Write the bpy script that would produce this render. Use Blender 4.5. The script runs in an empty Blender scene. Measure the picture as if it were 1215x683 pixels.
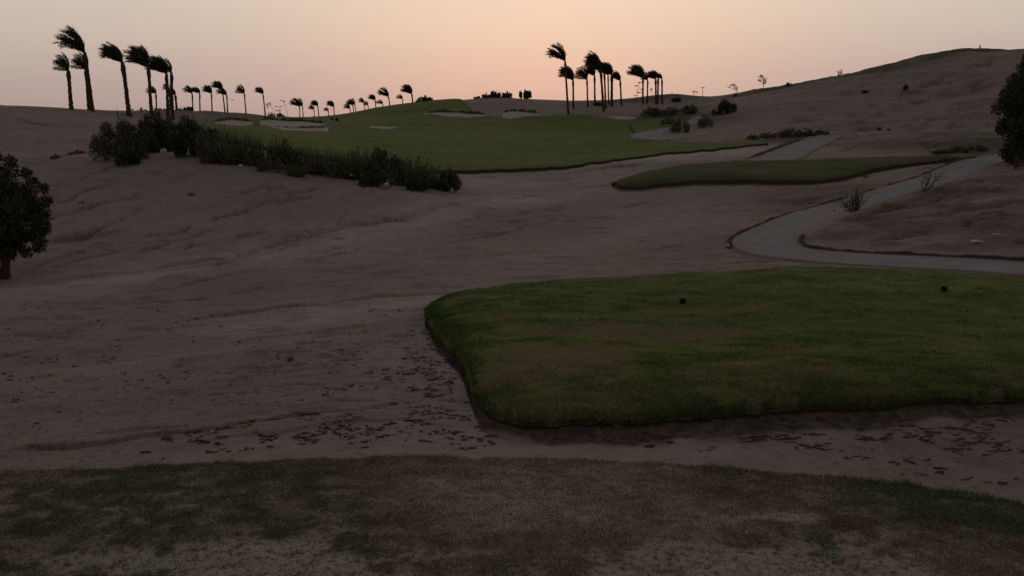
import bpy, math, random
import numpy as np
from mathutils import Vector, Matrix

# ------------------------------------------------------------------ camera model
EYE = 1.65
FPX = 918.0
PIT = math.radians(12.38)
CP, SP = math.cos(PIT), math.sin(PIT)

def slope_of(py):
    """drop per metre of forward distance for a picture row (683 rows)"""
    v = (341.5 - py) / FPX
    return (SP - v * CP) / (CP + v * SP)

def x_of(px, y, z):
    return (px - 607.5) / FPX * (y * CP + (EYE - z) * SP)

def project(x, y, z):
    dep = y * CP + (EYE - z) * SP
    up = y * SP - (EYE - z) * CP
    return 607.5 + FPX * x / dep, 341.5 - FPX * up / dep

# ------------------------------------------------------------------ noise
def _mixh(h):
    h = (h ^ (h >> np.uint32(13))) * np.uint32(1274126177)
    return ((h ^ (h >> np.uint32(16))) >> np.uint32(8)).astype(np.float32)

def vnoise(x, y, seed=0):
    ix = np.floor(x); iy = np.floor(y)
    fx = (x - ix).astype(np.float32); fy = (y - iy).astype(np.float32)
    fx = fx * fx * fx * (fx * (fx * 6 - 15) + 10); fy = fy * fy * fy * (fy * (fy * 6 - 15) + 10)
    K1, K2 = np.uint32(374761393), np.uint32(668265263)
    hx = ix.astype(np.int32).astype(np.uint32) * K1 + np.uint32((seed * 1442695041) & 0xFFFFFFFF)
    hy = iy.astype(np.int32).astype(np.uint32) * K2
    hx1, hy1 = hx + K1, hy + K2
    a = _mixh(hx + hy); b = _mixh(hx1 + hy); c = _mixh(hx + hy1); d = _mixh(hx1 + hy1)
    a += (b - a) * fx; c += (d - c) * fx
    return (a + (c - a) * fy) / np.float32(16777216.0) - np.float32(0.5)

def fbm(x, y, seed=0, octaves=4, gain=0.5):
    s = np.zeros(np.shape(x), np.float32); amp = 1.0
    ca, sa = 0.8, 0.6
    for o in range(octaves):
        s += amp * vnoise(x, y, seed + o * 17)
        x, y = (ca * x - sa * y) * 2.03 + 11.3, (sa * x + ca * y) * 2.03 - 5.7
        amp *= gain
    return s

def sstep(a, b, x):
    t = np.clip((x - a) / (b - a), 0, 1)
    return t * t * (3 - 2 * t)

# ------------------------------------------------------------------ terrain: surveyed spot heights
# (picture column, picture row, forward distance) -> point on the ground
SPOTS = [
 # valley floor in front
 (300,520,8.3),(607,520,8.3),(900,520,8.4),(1150,530,8.3),(0,520,8.6),
 (700,500,8.75),(1100,490,9.0),
 (0,450,10.6),(250,450,10.6),(480,440,10.8),
 (0,345,17.0),(5,331,18.8),(250,360,15.8),(450,340,17.4),
 (0,250,27),(150,260,25),(150,222,31),(300,300,22),(300,240,29.5),(450,260,30),(450,300,23),
 (0,190,38),(60,160,50),(100,190,36),(200,188,35.5),(300,205,34),(400,221,34.5),(540,229,37),
 (480,232,33),
 # left ridge
 (-200,119,66),(-100,121,68),(0,124.5,70),(60,127,74),(100,130,78),(140,131,84),(200,131,96),
 (-200,170,42),(-200,260,24),(-150,340,17),
 # ground behind the bushes
 (220,160,58),(300,152,74),(350,165,62),(420,180,56),(480,192,52),
 # middle wash
 (700,300,23),(600,300,23),(600,260,31.5),(600,226,41.5),(560,206,49.5),(660,200,51),(800,240,37),(720,225,42),
 (840,300,22),(800,275,27.5),
 # under the tee
 (800,430,11.5),(1100,420,11.8),(900,345,15.8),(1150,345,15.8),(620,400,12.9),(1350,420,11.8),(1350,350,15.5),
 # cart path
 (1215,321,18),(1330,330,17.3),(1100,313,18.9),(1000,306,20),(900,303,21),(880,290,23),(940,260,28),(1000,238,33),(1080,213,39),(1160,191,46),(1200,188,48),
 # spoil mound inside the bend
 (1020,279,23),(1100,286,21.3),(1215,290,20.3),(1215,255,23.5),(1215,213,31),(1100,245,28.5),(1350,220,28),
 # second tee and strip behind
 (830,223,40.5),(740,216,44),(900,192,49),(1000,192,48),(1040,212,40.5),(740,194,53),(830,185,56),(900,176,59),(980,167,65),(910,171,63),
 (1080,186,50),
 # fairway
 (600,185,60),(600,170,70),(720,180,64),(600,152,95),(700,150,97),(800,150,88),(500,150,96),(500,135,122),(430,145,106),(400,160,80),
 (520,123,146),(480,127.5,148),(430,135,150),(430,139,125),(460,129.5,149),(460,133,125),(340,141,150),(380,140.5,150),(345,143.5,122),(390,142.5,122),(365,141.5,135),(410,138,140),(270,133,128),(300,138,140),(310,141,118),(240,131.5,112),(300,142,105),(250,148,82),
 # far sand hill, palm knoll
 (560,118.5,146),(600,115,142),(640,117.5,138),(600,131,118),(680,122,130),(720,122,126),(760,121.5,126),(680,134,108),(740,131,108),
 (800,112,132),(850,116,126),(830,130,98),(870,128,92),(870,116.5,112),(840,148,84),(860,160,72),
 # the hill to the right
 (900,111,116),(950,103,113),(1000,91.5,111),(1050,80,109),(1100,66.5,107),(1160,57.5,105),(1215,59,103),(1320,60,100),(1450,66,100),
 (900,140,82),(1000,140,79),(1100,135,76),(1215,130,71),(1350,130,70),(1150,165,58),(1050,160,66),(1215,180,50),(960,150,75),(1350,180,47),
]
SPOTS_XYZ = [(-30,6,-1.9),(-14,6,-1.95),(0,5.5,-1.95),(10,6,-2.0),(25,6,-1.9),(-8,4,-1.9),(8,4,-1.95),(0,3,-1.95),(-6,2,-1.9),(6,2,-1.9),(-20,2,-1.9),(20,2,-1.9),
             (-60,25,-0.8),(-90,50,2.0),(70,20,-0.5),(90,40,3.0),(120,70,8.0),(-120,90,2.0)]

def _gather():
    P = []
    for px, py, y in SPOTS:
        z = EYE - slope_of(py) * y
        P.append((x_of(px, y, z), y, z))
    P += SPOTS_XYZ
    # ground falls away behind the crests
    for px, py, y in SPOTS:
        z = EYE - slope_of(py) * y
        crest = (py < 138 and y > 100 and (px, py) not in ((600,131),(680,134),(740,131),(500,135),(430,145))) or (px <= 200 and py < 132)
        if crest:
            for k, dz in ((1.22, 1.5), (1.6, 5.0)):
                P.append((x_of(px, y, z) * k, y * k, z - dz))
    for a in (-75, -50, -25, 0, 25, 50, 75):
        for r in (420, 1500):
            P.append((r * math.sin(math.radians(a)), r * math.cos(math.radians(a)), -6.0 if r < 600 else -14.0))
    return np.array(P)

_P = _gather()
def _warp(x, y):
    return np.arctan2(x, y), np.log(np.hypot(x, y))
_A, _S = _warp(_P[:, 0], _P[:, 1])

def _kern(d2):
    return 0.5 * d2 * np.log(d2 + 1e-12)

def _fit():
    n = len(_A)
    d2 = (_A[:, None] - _A[None]) ** 2 + (_S[:, None] - _S[None]) ** 2
    K = _kern(d2) + np.eye(n) * 2e-4
    L = np.column_stack([np.ones(n), _A, _S])
    M = np.zeros((n + 3, n + 3)); M[:n, :n] = K; M[:n, n:] = L; M[n:, :n] = L.T
    # spot heights are fitted as slopes (height / distance) so that near and far ground count alike
    b = np.zeros(n + 3); b[:n] = (_P[:, 2] - EYE) / np.exp(_S)
    return np.linalg.solve(M, b)
_W = _fit()

def base_z(x, y):
    x = np.asarray(x, float); y = np.asarray(y, float)
    shp = x.shape
    a, s = _warp(x.ravel(), y.ravel())
    out = np.empty(a.shape); n = len(_A)
    for i in range(0, len(a), 60000):
        aa = a[i:i + 60000]; ss = s[i:i + 60000]
        d2 = (aa[:, None] - _A[None]) ** 2 + (ss[:, None] - _S[None]) ** 2
        out[i:i + 60000] = _kern(d2) @ _W[:n] + _W[n] + _W[n + 1] * aa + _W[n + 2] * ss
    return (EYE + out * np.exp(s)).reshape(shp)

# ------------------------------------------------------------------ placing helpers
_YS = np.exp(np.linspace(math.log(4.5), math.log(420), 2600))

def ground_at(px, py, zoff=0.0):
    """first point of the ground (raised by zoff) met by looking along a picture column / row"""
    z = EYE - slope_of(py) * _YS
    x = x_of(px, _YS, z)
    g = base_z(x, _YS) + zoff
    hit = np.nonzero(z <= g)[0]
    if len(hit) == 0 or hit[0] == 0:
        i = int(np.argmin(z - g))
        return float(x[i]), float(_YS[i]), float(g[i])
    i = hit[0]
    a = z[i - 1] - g[i - 1]; b = z[i] - g[i]
    t = a / (a - b)
    lerp = lambda q: float(q[i - 1] + (q[i] - q[i - 1]) * t)
    return lerp(x), lerp(_YS), lerp(g)

def ground_by(px, y):
    """ground point in picture column px at forward distance y"""
    z = 0.0
    for _ in range(6):
        x = x_of(px, y, z)
        z = float(base_z(np.array([x]), np.array([y]))[0])
    return float(x_of(px, y, z)), float(y), z

def metres(px, y):
    return px / FPX * y

# ------------------------------------------------------------------ objects and materials
col = bpy.context.scene.collection

def link(name, me, mats=None, parent=None):
    o = bpy.data.objects.new(name, me)
    col.objects.link(o)
    for m in (mats or []):
        me.materials.append(m)
    if parent is not None:
        o.parent = parent
    return o

def tag(o, label=None, cat=None, group=None, kind=None):
    if label: o['label'] = label
    if cat: o['category'] = cat
    if group: o['group'] = group
    if kind: o['kind'] = kind
    return o

def empty(name, loc, rz=0.0):
    o = bpy.data.objects.new(name, None)
    o.empty_display_size = 0.3
    col.objects.link(o)
    o.location = loc; o.rotation_euler = (0, 0, rz)
    return o

def mesh_np(name, V, F, smooth=True, attrs=None):
    """fast mesh from numpy arrays; F is an (n,3) or (n,4) index array"""
    me = bpy.data.meshes.new(name)
    V = np.ascontiguousarray(V, np.float32); F = np.ascontiguousarray(F, np.int32)
    n, k = F.shape
    me.vertices.add(len(V)); me.vertices.foreach_set('co', V.ravel())
    me.loops.add(n * k); me.loops.foreach_set('vertex_index', F.ravel())
    me.polygons.add(n)
    me.polygons.foreach_set('loop_start', np.arange(0, n * k, k, dtype=np.int32))
    me.polygons.foreach_set('loop_total', np.full(n, k, np.int32))
    me.polygons.foreach_set('use_smooth', np.full(n, smooth, bool))
    for nm, arr in (attrs or {}).items():
        at = me.attributes.new(nm, 'FLOAT', 'POINT')
        at.data.foreach_set('value', np.ascontiguousarray(arr, np.float32))
    me.update(calc_edges=True)
    me.validate()
    return me

def grid_faces(nr, nc):
    i = np.arange(nr * nc).reshape(nr, nc)
    return np.stack([i[:-1, :-1], i[:-1, 1:], i[1:, 1:], i[1:, :-1]], -1).reshape(-1, 4)

class MB:
    def __init__(self): self.v = []; self.f = []
    def tube(self, pts, rad, n=7, cap=True):
        pts = [Vector(p) for p in pts]; b = len(self.v); m = len(pts)
        ref = None
        for i, p in enumerate(pts):
            t = (pts[min(i + 1, m - 1)] - pts[max(i - 1, 0)])
            t = t.normalized() if t.length > 1e-9 else Vector((0, 0, 1))
            if ref is None: ref = Vector((1, 0, 0)) if abs(t.x) < 0.8 else Vector((0, 1, 0))
            u = (ref - t * ref.dot(t)).normalized(); w = t.cross(u); ref = u
            for k in range(n):
                a = 2 * math.pi * k / n
                self.v.append(p + (u * math.cos(a) + w * math.sin(a)) * rad[i])
        for i in range(m - 1):
            for k in range(n):
                self.f.append((b + i * n + k, b + i * n + (k + 1) % n, b + (i + 1) * n + (k + 1) % n, b + (i + 1) * n + k))
        if cap:
            self.f.append(tuple(b + k for k in reversed(range(n))))
            self.f.append(tuple(b + (m - 1) * n + k for k in range(n)))
    def poly(self, pts):
        b = len(self.v); self.v += [Vector(p) for p in pts]; self.f.append(tuple(range(b, b + len(pts))))
    def mesh(self, name, smooth=True):
        me = bpy.data.meshes.new(name)
        me.from_pydata([tuple(v) for v in self.v], [], self.f)
        for p in me.polygons: p.use_smooth = smooth
        me.update()
        return me

def unit(a):
    return a / np.maximum(np.linalg.norm(a, axis=-1, keepdims=True), 1e-9)

def leaf_arrays(c, d, ln, wd, rng):
    """diamond leaves: centres c, directions d, lengths ln, widths wd"""
    n = len(c)
    side = unit(np.cross(d, rng.normal(size=(n, 3))))
    ln = np.broadcast_to(ln, (n,))[:, None]; wd = np.broadcast_to(wd, (n,))[:, None]
    nrm = np.cross(d, side)
    V = np.stack([c - d * ln * .5, c + side * wd * .5 + nrm * wd * .12, c + d * ln * .5, c - side * wd * .5 + nrm * wd * .12], 1).reshape(-1, 3)
    F = np.arange(n * 4).reshape(n, 4)
    return V, F

# node helpers
def new_mat(name):
    m = bpy.data.materials.new(name); m.use_nodes = True
    nt = m.node_tree; b = nt.nodes['Principled BSDF']
    b.inputs['Roughness'].default_value = 0.95
    b.inputs['Specular IOR Level'].default_value = 0.12
    return m, nt, b

def N(nt, t, **kw):
    n = nt.nodes.new(t)
    for k, v in kw.items():
        if k in n.inputs: n.inputs[k].default_value = v
        else: setattr(n, k, v)
    return n

def noise(nt, scale, detail=4, rough=0.55, stretch=None, dist=0.0):
    g = N(nt, 'ShaderNodeNewGeometry')
    src = g.outputs['Position']
    if stretch:
        mp = N(nt, 'ShaderNodeMapping'); mp.inputs['Scale'].default_value = stretch
        nt.links.new(src, mp.inputs['Vector']); src = mp.outputs['Vector']
    n = N(nt, 'ShaderNodeTexNoise'); n.inputs['Scale'].default_value = scale
    n.inputs['Detail'].default_value = detail; n.inputs['Roughness'].default_value = rough
    n.inputs['Distortion'].default_value = dist
    nt.links.new(src, n.inputs['Vector'])
    return n.outputs['Fac']

def ramp(nt, fac, stops):
    r = N(nt, 'ShaderNodeValToRGB'); e = r.color_ramp.elements
    while len(e) < len(stops): e.new(0.5)
    for q, (p, c) in zip(e, stops):
        q.position = p; q.color = (*c, 1) if len(c) == 3 else c
    nt.links.new(fac, r.inputs['Fac'])
    return r.outputs['Color']

def mix(nt, fac, a, b, mode='MIX'):
    m = N(nt, 'ShaderNodeMix'); m.data_type = 'RGBA'; m.blend_type = mode
    def put(s, v):
        if hasattr(v, 'is_output') or isinstance(v, bpy.types.NodeSocket): nt.links.new(v, s)
        elif isinstance(v, (tuple, list)): s.default_value = (*v, 1)
        else: s.default_value = v
    put(m.inputs[0], fac); put(m.inputs[6], a); put(m.inputs[7], b)
    return m.outputs[2]

def attr(nt, name):
    return N(nt, 'ShaderNodeAttribute', attribute_name=name).outputs['Fac']

def math_n(nt, op, a, b=None, clamp=False):
    m = N(nt, 'ShaderNodeMath', operation=op); m.use_clamp = clamp
    for i, v in enumerate((a, b)):
        if v is None: continue
        if isinstance(v, bpy.types.NodeSocket): nt.links.new(v, m.inputs[i])
        else: m.inputs[i].default_value = v
    return m.outputs[0]

def bump(nt, bsdf, layers):
    prev = None
    for h, strength, dist in layers:
        b = N(nt, 'ShaderNodeBump'); b.inputs['Strength'].default_value = strength; b.inputs['Distance'].default_value = dist
        nt.links.new(h, b.inputs['Height'])
        if prev is not None: nt.links.new(prev, b.inputs['Normal'])
        prev = b.outputs['Normal']
    nt.links.new(prev, bsdf.inputs['Normal'])

def gray(lo, hi):
    return [(lo, (0, 0, 0)), (hi, (1, 1, 1))]

# sand -------------------------------------------------
SAND, nt, b = new_mat('sand')
c = ramp(nt, noise(nt, .16, 6, .6), [(.3, (.222, .162, .137)), (.7, (.344, .262, .228))])
c = mix(nt, ramp(nt, noise(nt, .07, 4, .6), [(.42, (0, 0, 0)), (.68, (.7, .7, .7))]), c, (.29, .236, .178))
c = mix(nt, ramp(nt, noise(nt, 1.6, 5, .65, (1, .5, 1)), gray(.42, .75)), c, (.215, .155, .128))
c = mix(nt, ramp(nt, noise(nt, 30, 3, .7), gray(.45, .8)), c, (.36, .28, .245))
c = mix(nt, ramp(nt, noise(nt, 9, 6, .75), gray(.56, .68)), c, (.090, .062, .050))
c = mix(nt, attr(nt, 'soil_shade'), c, mix(nt, ramp(nt, noise(nt, 1.1, 6, .7), gray(.35, .65)), (.115, .068, .054), (.23, .15, .122)))
c = mix(nt, attr(nt, 'scrub'), c, mix(nt, ramp(nt, noise(nt, 2.2, 6, .7), gray(.35, .65)), (.07, .07, .035), (.15, .13, .085)))
c = mix(nt, attr(nt, 'pale'), c, (.42, .345, .305))
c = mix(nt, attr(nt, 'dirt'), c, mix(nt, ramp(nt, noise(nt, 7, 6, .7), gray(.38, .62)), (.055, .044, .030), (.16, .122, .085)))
nt.links.new(c, b.inputs['Base Color'])
bump(nt, b, [(noise(nt, 5, 6, .65), .5, .06), (noise(nt, 38, 4, .7), .45, .012), (noise(nt, .8, 5, .6), .4, .25)])

# turf -------------------------------------------------
def turf_mat(name, dark, mid, dry, dry_lo, stripe):
    m, nt, b = new_mat(name)
    c = ramp(nt, noise(nt, .35, 6, .6, (.35, 1, 1), .6), [(.34, dark), (.66, mid)])
    c = mix(nt, ramp(nt, noise(nt, .22, 5, .62, (.5, 1, 1)), gray(dry_lo, dry_lo + .2)), c, dry)
    c = mix(nt, ramp(nt, noise(nt, stripe, 4, .6, (.16, 1, 1)), [(.35, (0, 0, 0)), (.75, (.6, .6, .6))]), c, tuple(q * 1.35 for q in mid))
    c = mix(nt, ramp(nt, noise(nt, 14, 5, .75), gray(.5, .8)), c, tuple(q * .45 for q in dark))
    c = mix(nt, attr(nt, 'bare'), c, (.17, .12, .066))
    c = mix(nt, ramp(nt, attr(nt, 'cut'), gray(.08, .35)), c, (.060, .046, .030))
    nt.links.new(c, b.inputs['Base Color'])
    bump(nt, b, [(noise(nt, 22, 5, .7), .7, .03), (noise(nt, 1.2, 4, .6, (.5, 1, 1)), .5, .12)])
    return m
FAIRWAY = turf_mat('fairway_turf', (.080, .116, .024), (.136, .166, .040), (.165, .150, .048), .62, 1.1)
STRIPTURF = turf_mat('strip_turf', (.048, .060, .020), (.088, .094, .032), (.115, .10, .05), .62, 1.3)
TEETURF = turf_mat('tee_turf', (.085, .108, .030), (.155, .175, .052), (.22, .17, .085), .60, 1.6)
FORETURF = None
_unused = ('worn_turf', (.125, .112, .066), (.21, .175, .115), (.34, .28, .21), .50, 5)

FORETURF, nt, b = new_mat('worn_turf')
c = ramp(nt, noise(nt, 1.3, 5, .6), [(.35, (.17, .14, .095)), (.65, (.30, .235, .17))])
c = mix(nt, math_n(nt, 'MULTIPLY', attr(nt, 'bare'), .85), c, (.42, .355, .275))
c = mix(nt, ramp(nt, noise(nt, 34, 5, .75), gray(.38, .52)), (.11, .085, .06), c)
c = mix(nt, ramp(nt, noise(nt, 90, 3, .7), gray(.58, .72)), c, (.58, .50, .40))
nt.links.new(c, b.inputs['Base Color'])
bump(nt, b, [(noise(nt, 40, 5, .7), .9, .02), (noise(nt, 9, 4, .6), .6, .05)])

CONC, nt, b = new_mat('concrete')
c = ramp(nt, noise(nt, 1.3, 6, .65), [(.3, (.195, .196, .194)), (.7, (.295, .296, .292))])
c = mix(nt, ramp(nt, noise(nt, .5, 5, .6), gray(.5, .75)), c, (.30, .24, .21))
c = mix(nt, attr(nt, 'edge'), c, (.27, .205, .175))
nt.links.new(c, b.inputs['Base Color'])
bump(nt, b, [(noise(nt, 60, 3, .6), .3, .004), (noise(nt, 3, 4, .6), .3, .02)])

KERB, nt, b = new_mat('earth_kerb')
c = ramp(nt, noise(nt, 5, 6, .7), [(.3, (.055, .038, .030)), (.75, (.13, .088, .070))])
nt.links.new(c, b.inputs['Base Color']); bump(nt, b, [(noise(nt, 14, 5, .7), .8, .04)])

BUNKER, nt, b = new_mat('bunker_sand')
c = ramp(nt, noise(nt, .5, 6, .6, (.5, 1, 1)), [(.3, (.34, .29, .24)), (.7, (.46, .395, .34))])
nt.links.new(c, b.inputs['Base Color']); bump(nt, b, [(noise(nt, 3, 5, .6), .5, .08)])

def blade_mat(name, stops):
    m, nt, b = new_mat(name)
    c = ramp(nt, attr(nt, 'tone'), stops)
    nt.links.new(c, b.inputs['Base Color'])
    b.inputs['Roughness'].default_value = .8
    return m
FOREBLADE = blade_mat('worn_grass_blades', [(0, (.125, .165, .052)), (.25, (.150, .152, .075)), (.5, (.225, .172, .098)), (.75, (.42, .335, .23)), (1, (.66, .57, .44))])
TEEBLADE = blade_mat('tee_grass_blades', [(0, (.070, .138, .030)), (.35, (.150, .208, .060)), (.65, (.25, .215, .095)), (1, (.46, .38, .22))])

def leaf_mat(name, a, bcol, sc=2.0):
    m, nt, b = new_mat(name)
    oi = N(nt, 'ShaderNodeObjectInfo')
    c = ramp(nt, noise(nt, sc, 4, .6), [(.35, a), (.65, bcol)])
    hs = N(nt, 'ShaderNodeHueSaturation')
    nt.links.new(math_n(nt, 'ADD', math_n(nt, 'MULTIPLY', oi.outputs['Random'], .35), .82), hs.inputs['Value'])
    nt.links.new(c, hs.inputs['Color']); nt.links.new(hs.outputs['Color'], b.inputs['Base Color'])
    b.inputs['Roughness'].default_value = .6
    b.inputs['Specular IOR Level'].default_value = .25
    return m
PALMLEAF = leaf_mat('palm_leaf', (.030, .034, .016), (.055, .052, .026))
DARKLEAF = leaf_mat('dark_leaf', (.042, .058, .024), (.075, .092, .036), 3)
MIDLEAF = leaf_mat('oleander_leaf', (.080, .104, .036), (.150, .164, .062), 2)
OLIVELEAF = leaf_mat('olive_leaf', (.075, .080, .040), (.130, .125, .070), 2)
GREYLEAF = leaf_mat('grey_leaf', (.095, .085, .055), (.170, .145, .10), 2)
REDLEAF = leaf_mat('red_brown_leaf', (.13, .05, .03), (.2, .08, .045), 4)
BARK, nt, b = new_mat('bark')
c = ramp(nt, noise(nt, 5, 5, .7, (1, 1, 3)), [(.3, (.050, .034, .026)), (.7, (.115, .082, .062))])
nt.links.new(c, b.inputs['Base Color']); bump(nt, b, [(noise(nt, 9, 5, .7, (1, 1, 2.5)), .9, .05)])
TWIG, nt, b = new_mat('dry_twig'); b.inputs['Base Color'].default_value = (.085, .062, .048, 1)
DEBRIS, nt, b = new_mat('dry_debris')
c = ramp(nt, noise(nt, 3, 4, .6), [(.3, (.075, .053, .043)), (.7, (.175, .127, .100))]); nt.links.new(c, b.inputs['Base Color'])
STONE, nt, b = new_mat('pale_stone')
c = ramp(nt, noise(nt, 9, 5, .6), [(.3, (.34, .31, .28)), (.7, (.55, .52, .48))]); nt.links.new(c, b.inputs['Base Color'])
BLACK, nt, b = new_mat('dark_marker_plastic'); b.inputs['Base Color'].default_value = (.012, .013, .014, 1); b.inputs['Roughness'].default_value = .5
GREYP, nt, b = new_mat('grey_painted_steel'); b.inputs['Base Color'].default_value = (.16, .13, .12, 1); b.inputs['Roughness'].default_value = .6
PALEP, nt, b = new_mat('pale_paint'); b.inputs['Base Color'].default_value = (.55, .53, .5, 1)
FEATHER, nt, b = new_mat('bird_feather'); b.inputs['Base Color'].default_value = (.06, .05, .045, 1)

# ------------------------------------------------------------------ ground sheets: outlines
def outline(pts, zoff=0.0):
    out = []
    for p in pts:
        g = ground_by(p[0], p[2]) if len(p) == 3 else ground_at(p[0], p[1], zoff)
        out.append(g[:2])
    return np.array(out)

class Sheet:
    """a patch of ground bounded by a near and a far edge, each running left to right"""
    def __init__(self, near, far, znear=0.0, zfar=0.0, rough=0.0, seed=1):
        n = outline(near, znear); f = outline(far, zfar)
        self.tn, self.rn = np.arctan2(n[:, 0], n[:, 1]), np.hypot(n[:, 0], n[:, 1])
        self.tf, self.rf = np.arctan2(f[:, 0], f[:, 1]), np.hypot(f[:, 0], f[:, 1])
        for t in (self.tn, self.tf):
            for i in range(1, len(t)):
                if t[i] <= t[i - 1]: t[i] = t[i - 1] + 1e-5
        self.t0 = max(self.tn[0], self.tf[0]); self.t1 = min(self.tn[-1], self.tf[-1])
        self.rough, self.seed = rough, seed
    def near(self, t):
        return self._edge(t, self.tn, self.rn, 3)
    def far(self, t):
        return np.maximum(self._edge(t, self.tf, self.rf, 7), self.near(t) + 1e-4)
    def _edge(self, t, tt, rr, k):
        # a softened polyline
        w = (self.t1 - self.t0) * .006
        r = sum(np.interp(t + d * w, tt, rr) for d in (-1, -.5, 0, .5, 1)) / 5
        if self.rough:
            fade = np.clip(np.minimum(t - self.t0, self.t1 - t) / ((self.t1 - self.t0) * .03), 0, 1)
            q = r * t
            r = r + self.rough * fade * fbm(q * 1.1, q * 0 + k, self.seed + k, 5, .62)
        return r
    def inside(self, x, y):
        """radial distance to the edge, positive inside"""
        t = np.arctan2(x, y); r = np.hypot(x, y)
        d = np.minimum(r - self.near(t), self.far(t) - r)
        return np.where((t > self.t0) & (t < self.t1), d, -9.0)
    def boundary(self, step=.04):
        t = np.linspace(self.t0, self.t1, 4000)
        P = []
        for fn in (self.near, self.far):
            r = fn(t); P.append(np.stack([r * np.sin(t), r * np.cos(t)], 1))
        end = []
        for tt in (self.t0, self.t1):
            r = np.linspace(float(self.near(np.array([tt]))[0]), float(self.far(np.array([tt]))[0]), 60)
            end.append(np.stack([r * math.sin(tt), r * math.cos(tt)], 1))
        return np.concatenate(P + end)
    def edge_dist(self, x, y):
        B = self.boundary()
        if len(B) > 4200: B = B[::3] if x.size > 20000 else B
        out = np.empty(x.size); X = x.ravel(); Y = y.ravel()
        for i in range(0, x.size, 3000):
            out[i:i + 3000] = np.sqrt(((X[i:i + 3000, None] - B[None, :, 0]) ** 2 + (Y[i:i + 3000, None] - B[None, :, 1]) ** 2).min(1))
        return out.reshape(x.shape)
    def build(self, name, mat, ncol, nrow, height, lip, attrs=None):
        u = np.linspace(0, 1, ncol); u = u * .5 + (.5 - .5 * np.cos(np.pi * u)) * .5
        t = self.t0 + (self.t1 - self.t0) * u
        s = np.linspace(0, 1, nrow); s = s * .65 + (.5 - .5 * np.cos(np.pi * s)) * .35
        n, f = self.near(t), self.far(t)
        R = n[None] + (f - n)[None] * s[:, None]
        T = np.broadcast_to(t, R.shape)
        x, y = R * np.sin(T), R * np.cos(T)
        d = self.edge_dist(x, y)
        z = base_z(x, y) + height(x, y, d)
        V = np.stack([x, y, z], -1)
        # the cut edge all round, going down into the ground
        a = V[:1].copy(); a[..., 2] -= lip; b_ = V[-1:].copy(); b_[..., 2] -= lip
        V = np.concatenate([a, V, b_], 0)
        l = V[:, :1].copy(); l[..., 2] -= lip; r = V[:, -1:].copy(); r[..., 2] -= lip
        V = np.concatenate([l, V, r], 1)
        nr, nc = V.shape[:2]
        A = {}
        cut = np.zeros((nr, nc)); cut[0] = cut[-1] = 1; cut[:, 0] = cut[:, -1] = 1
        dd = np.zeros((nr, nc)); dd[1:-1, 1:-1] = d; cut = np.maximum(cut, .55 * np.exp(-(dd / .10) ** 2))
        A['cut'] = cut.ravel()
        if attrs:
            for k, fn in attrs.items(): A[k] = fn(V[..., 0], V[..., 1]).ravel()
        me = mesh_np(name, V.reshape(-1, 3), grid_faces(nr, nc), True, A)
        return link(name, me, [mat])

TEE = Sheet(near=[(505,366),(508,378),(517,393),(532,408),(546,422),(556,440),(560,458),(571,476),(590,487),(618,494),(660,497),(760,493),(860,484),(960,477),(1060,473),(1215,468),(1330,466),(1500,470)],
            far=[(505,366),(509,356),(522,350),(540,346),(600,338),(680,331),(760,327),(850,323),(900,319),(960,317),(1020,318),(1100,322),(1215,329),(1330,340),(1500,352)], znear=.1, zfar=.13, rough=.12, seed=5)
FAIR = Sheet(near=[(232,157,72),(246,166,59),(265,170,55),(300,174,52),(330,178,50),(400,190,47),(480,203,46),(540,204),(575,202.5),(612,202),(670,199),(730,190.5),(790,182.5),(850,177.5),(912,171)],
             far=[(232,156,74),(262,149,86),(290,143,104),(312,139,118),(330,138,130),(345,137,158),(430,131,160),(500,126,160),(516,123,156),(532,123.5,148),(548,129,136),(562,136.5,118),(600,142),(640,138),(690,136),(733,141.5),(741,144),(749,152),(756,164),(764,167.3),(801,169.3),(850,169.3),(880,169.6),(912,170.5)], rough=.7, seed=11)
FAIR2 = Sheet(near=[(748,152),(756,161),(768,157.5),(783,153),(800,149.5),(814,146)], far=[(748,148),(756,143),(768,141.5),(783,141),(800,141.5),(814,144.5)], rough=.3, seed=15)
TEE2 = Sheet(near=[(726,216),(735,221),(760,221.5),(790,217.5),(830,214.5),(880,214.5),(930,215),(975,214),(1010,208.5),(1040,200),(1090,193.5),(1150,188)],
             far=[(726,216),(735,211),(760,204),(800,196),(850,192),(900,190.3),(980,188.5),(1050,185.5),(1150,186)], znear=.05, zfar=.15, rough=.25, seed=21)
BUNK = [Sheet(near=[(255,148.5),(290,150.5),(300,149)], far=[(255,146),(275,143.5),(300,146)], rough=.3, seed=31),
        Sheet(near=[(308,149),(325,152.8),(350,153.5),(372,152),(388,149)], far=[(308,146),(320,144.5),(345,146.5),(365,147),(388,148.5)], rough=.5, seed=33),
        Sheet(near=[(322,155),(335,159.5),(360,161.5),(390,160.5)], far=[(322,154.2),(340,155.6),(365,155.8),(390,154.4)], rough=.5, seed=35),
        Sheet(near=[(503,137.5),(530,140.3),(555,141.2),(578,139)], far=[(503,136.9),(520,136.2),(550,137.2),(578,138)], rough=.4, seed=37),
        Sheet(near=[(596,140.5),(607,142.2),(622,139.6),(640,138.4)], far=[(596,136.5),(605,134.6),(622,134.8),(640,137)], rough=.4, seed=38),
        Sheet(near=[(438,154.5),(455,156.5),(472,155)], far=[(438,152.8),(455,152.2),(472,153.6)], rough=.2, seed=39),
        Sheet(near=[(718,141.5),(735,143.2),(754,142)], far=[(718,140.3),(735,139.2),(754,140.5)], rough=.2, seed=41)]

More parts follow.
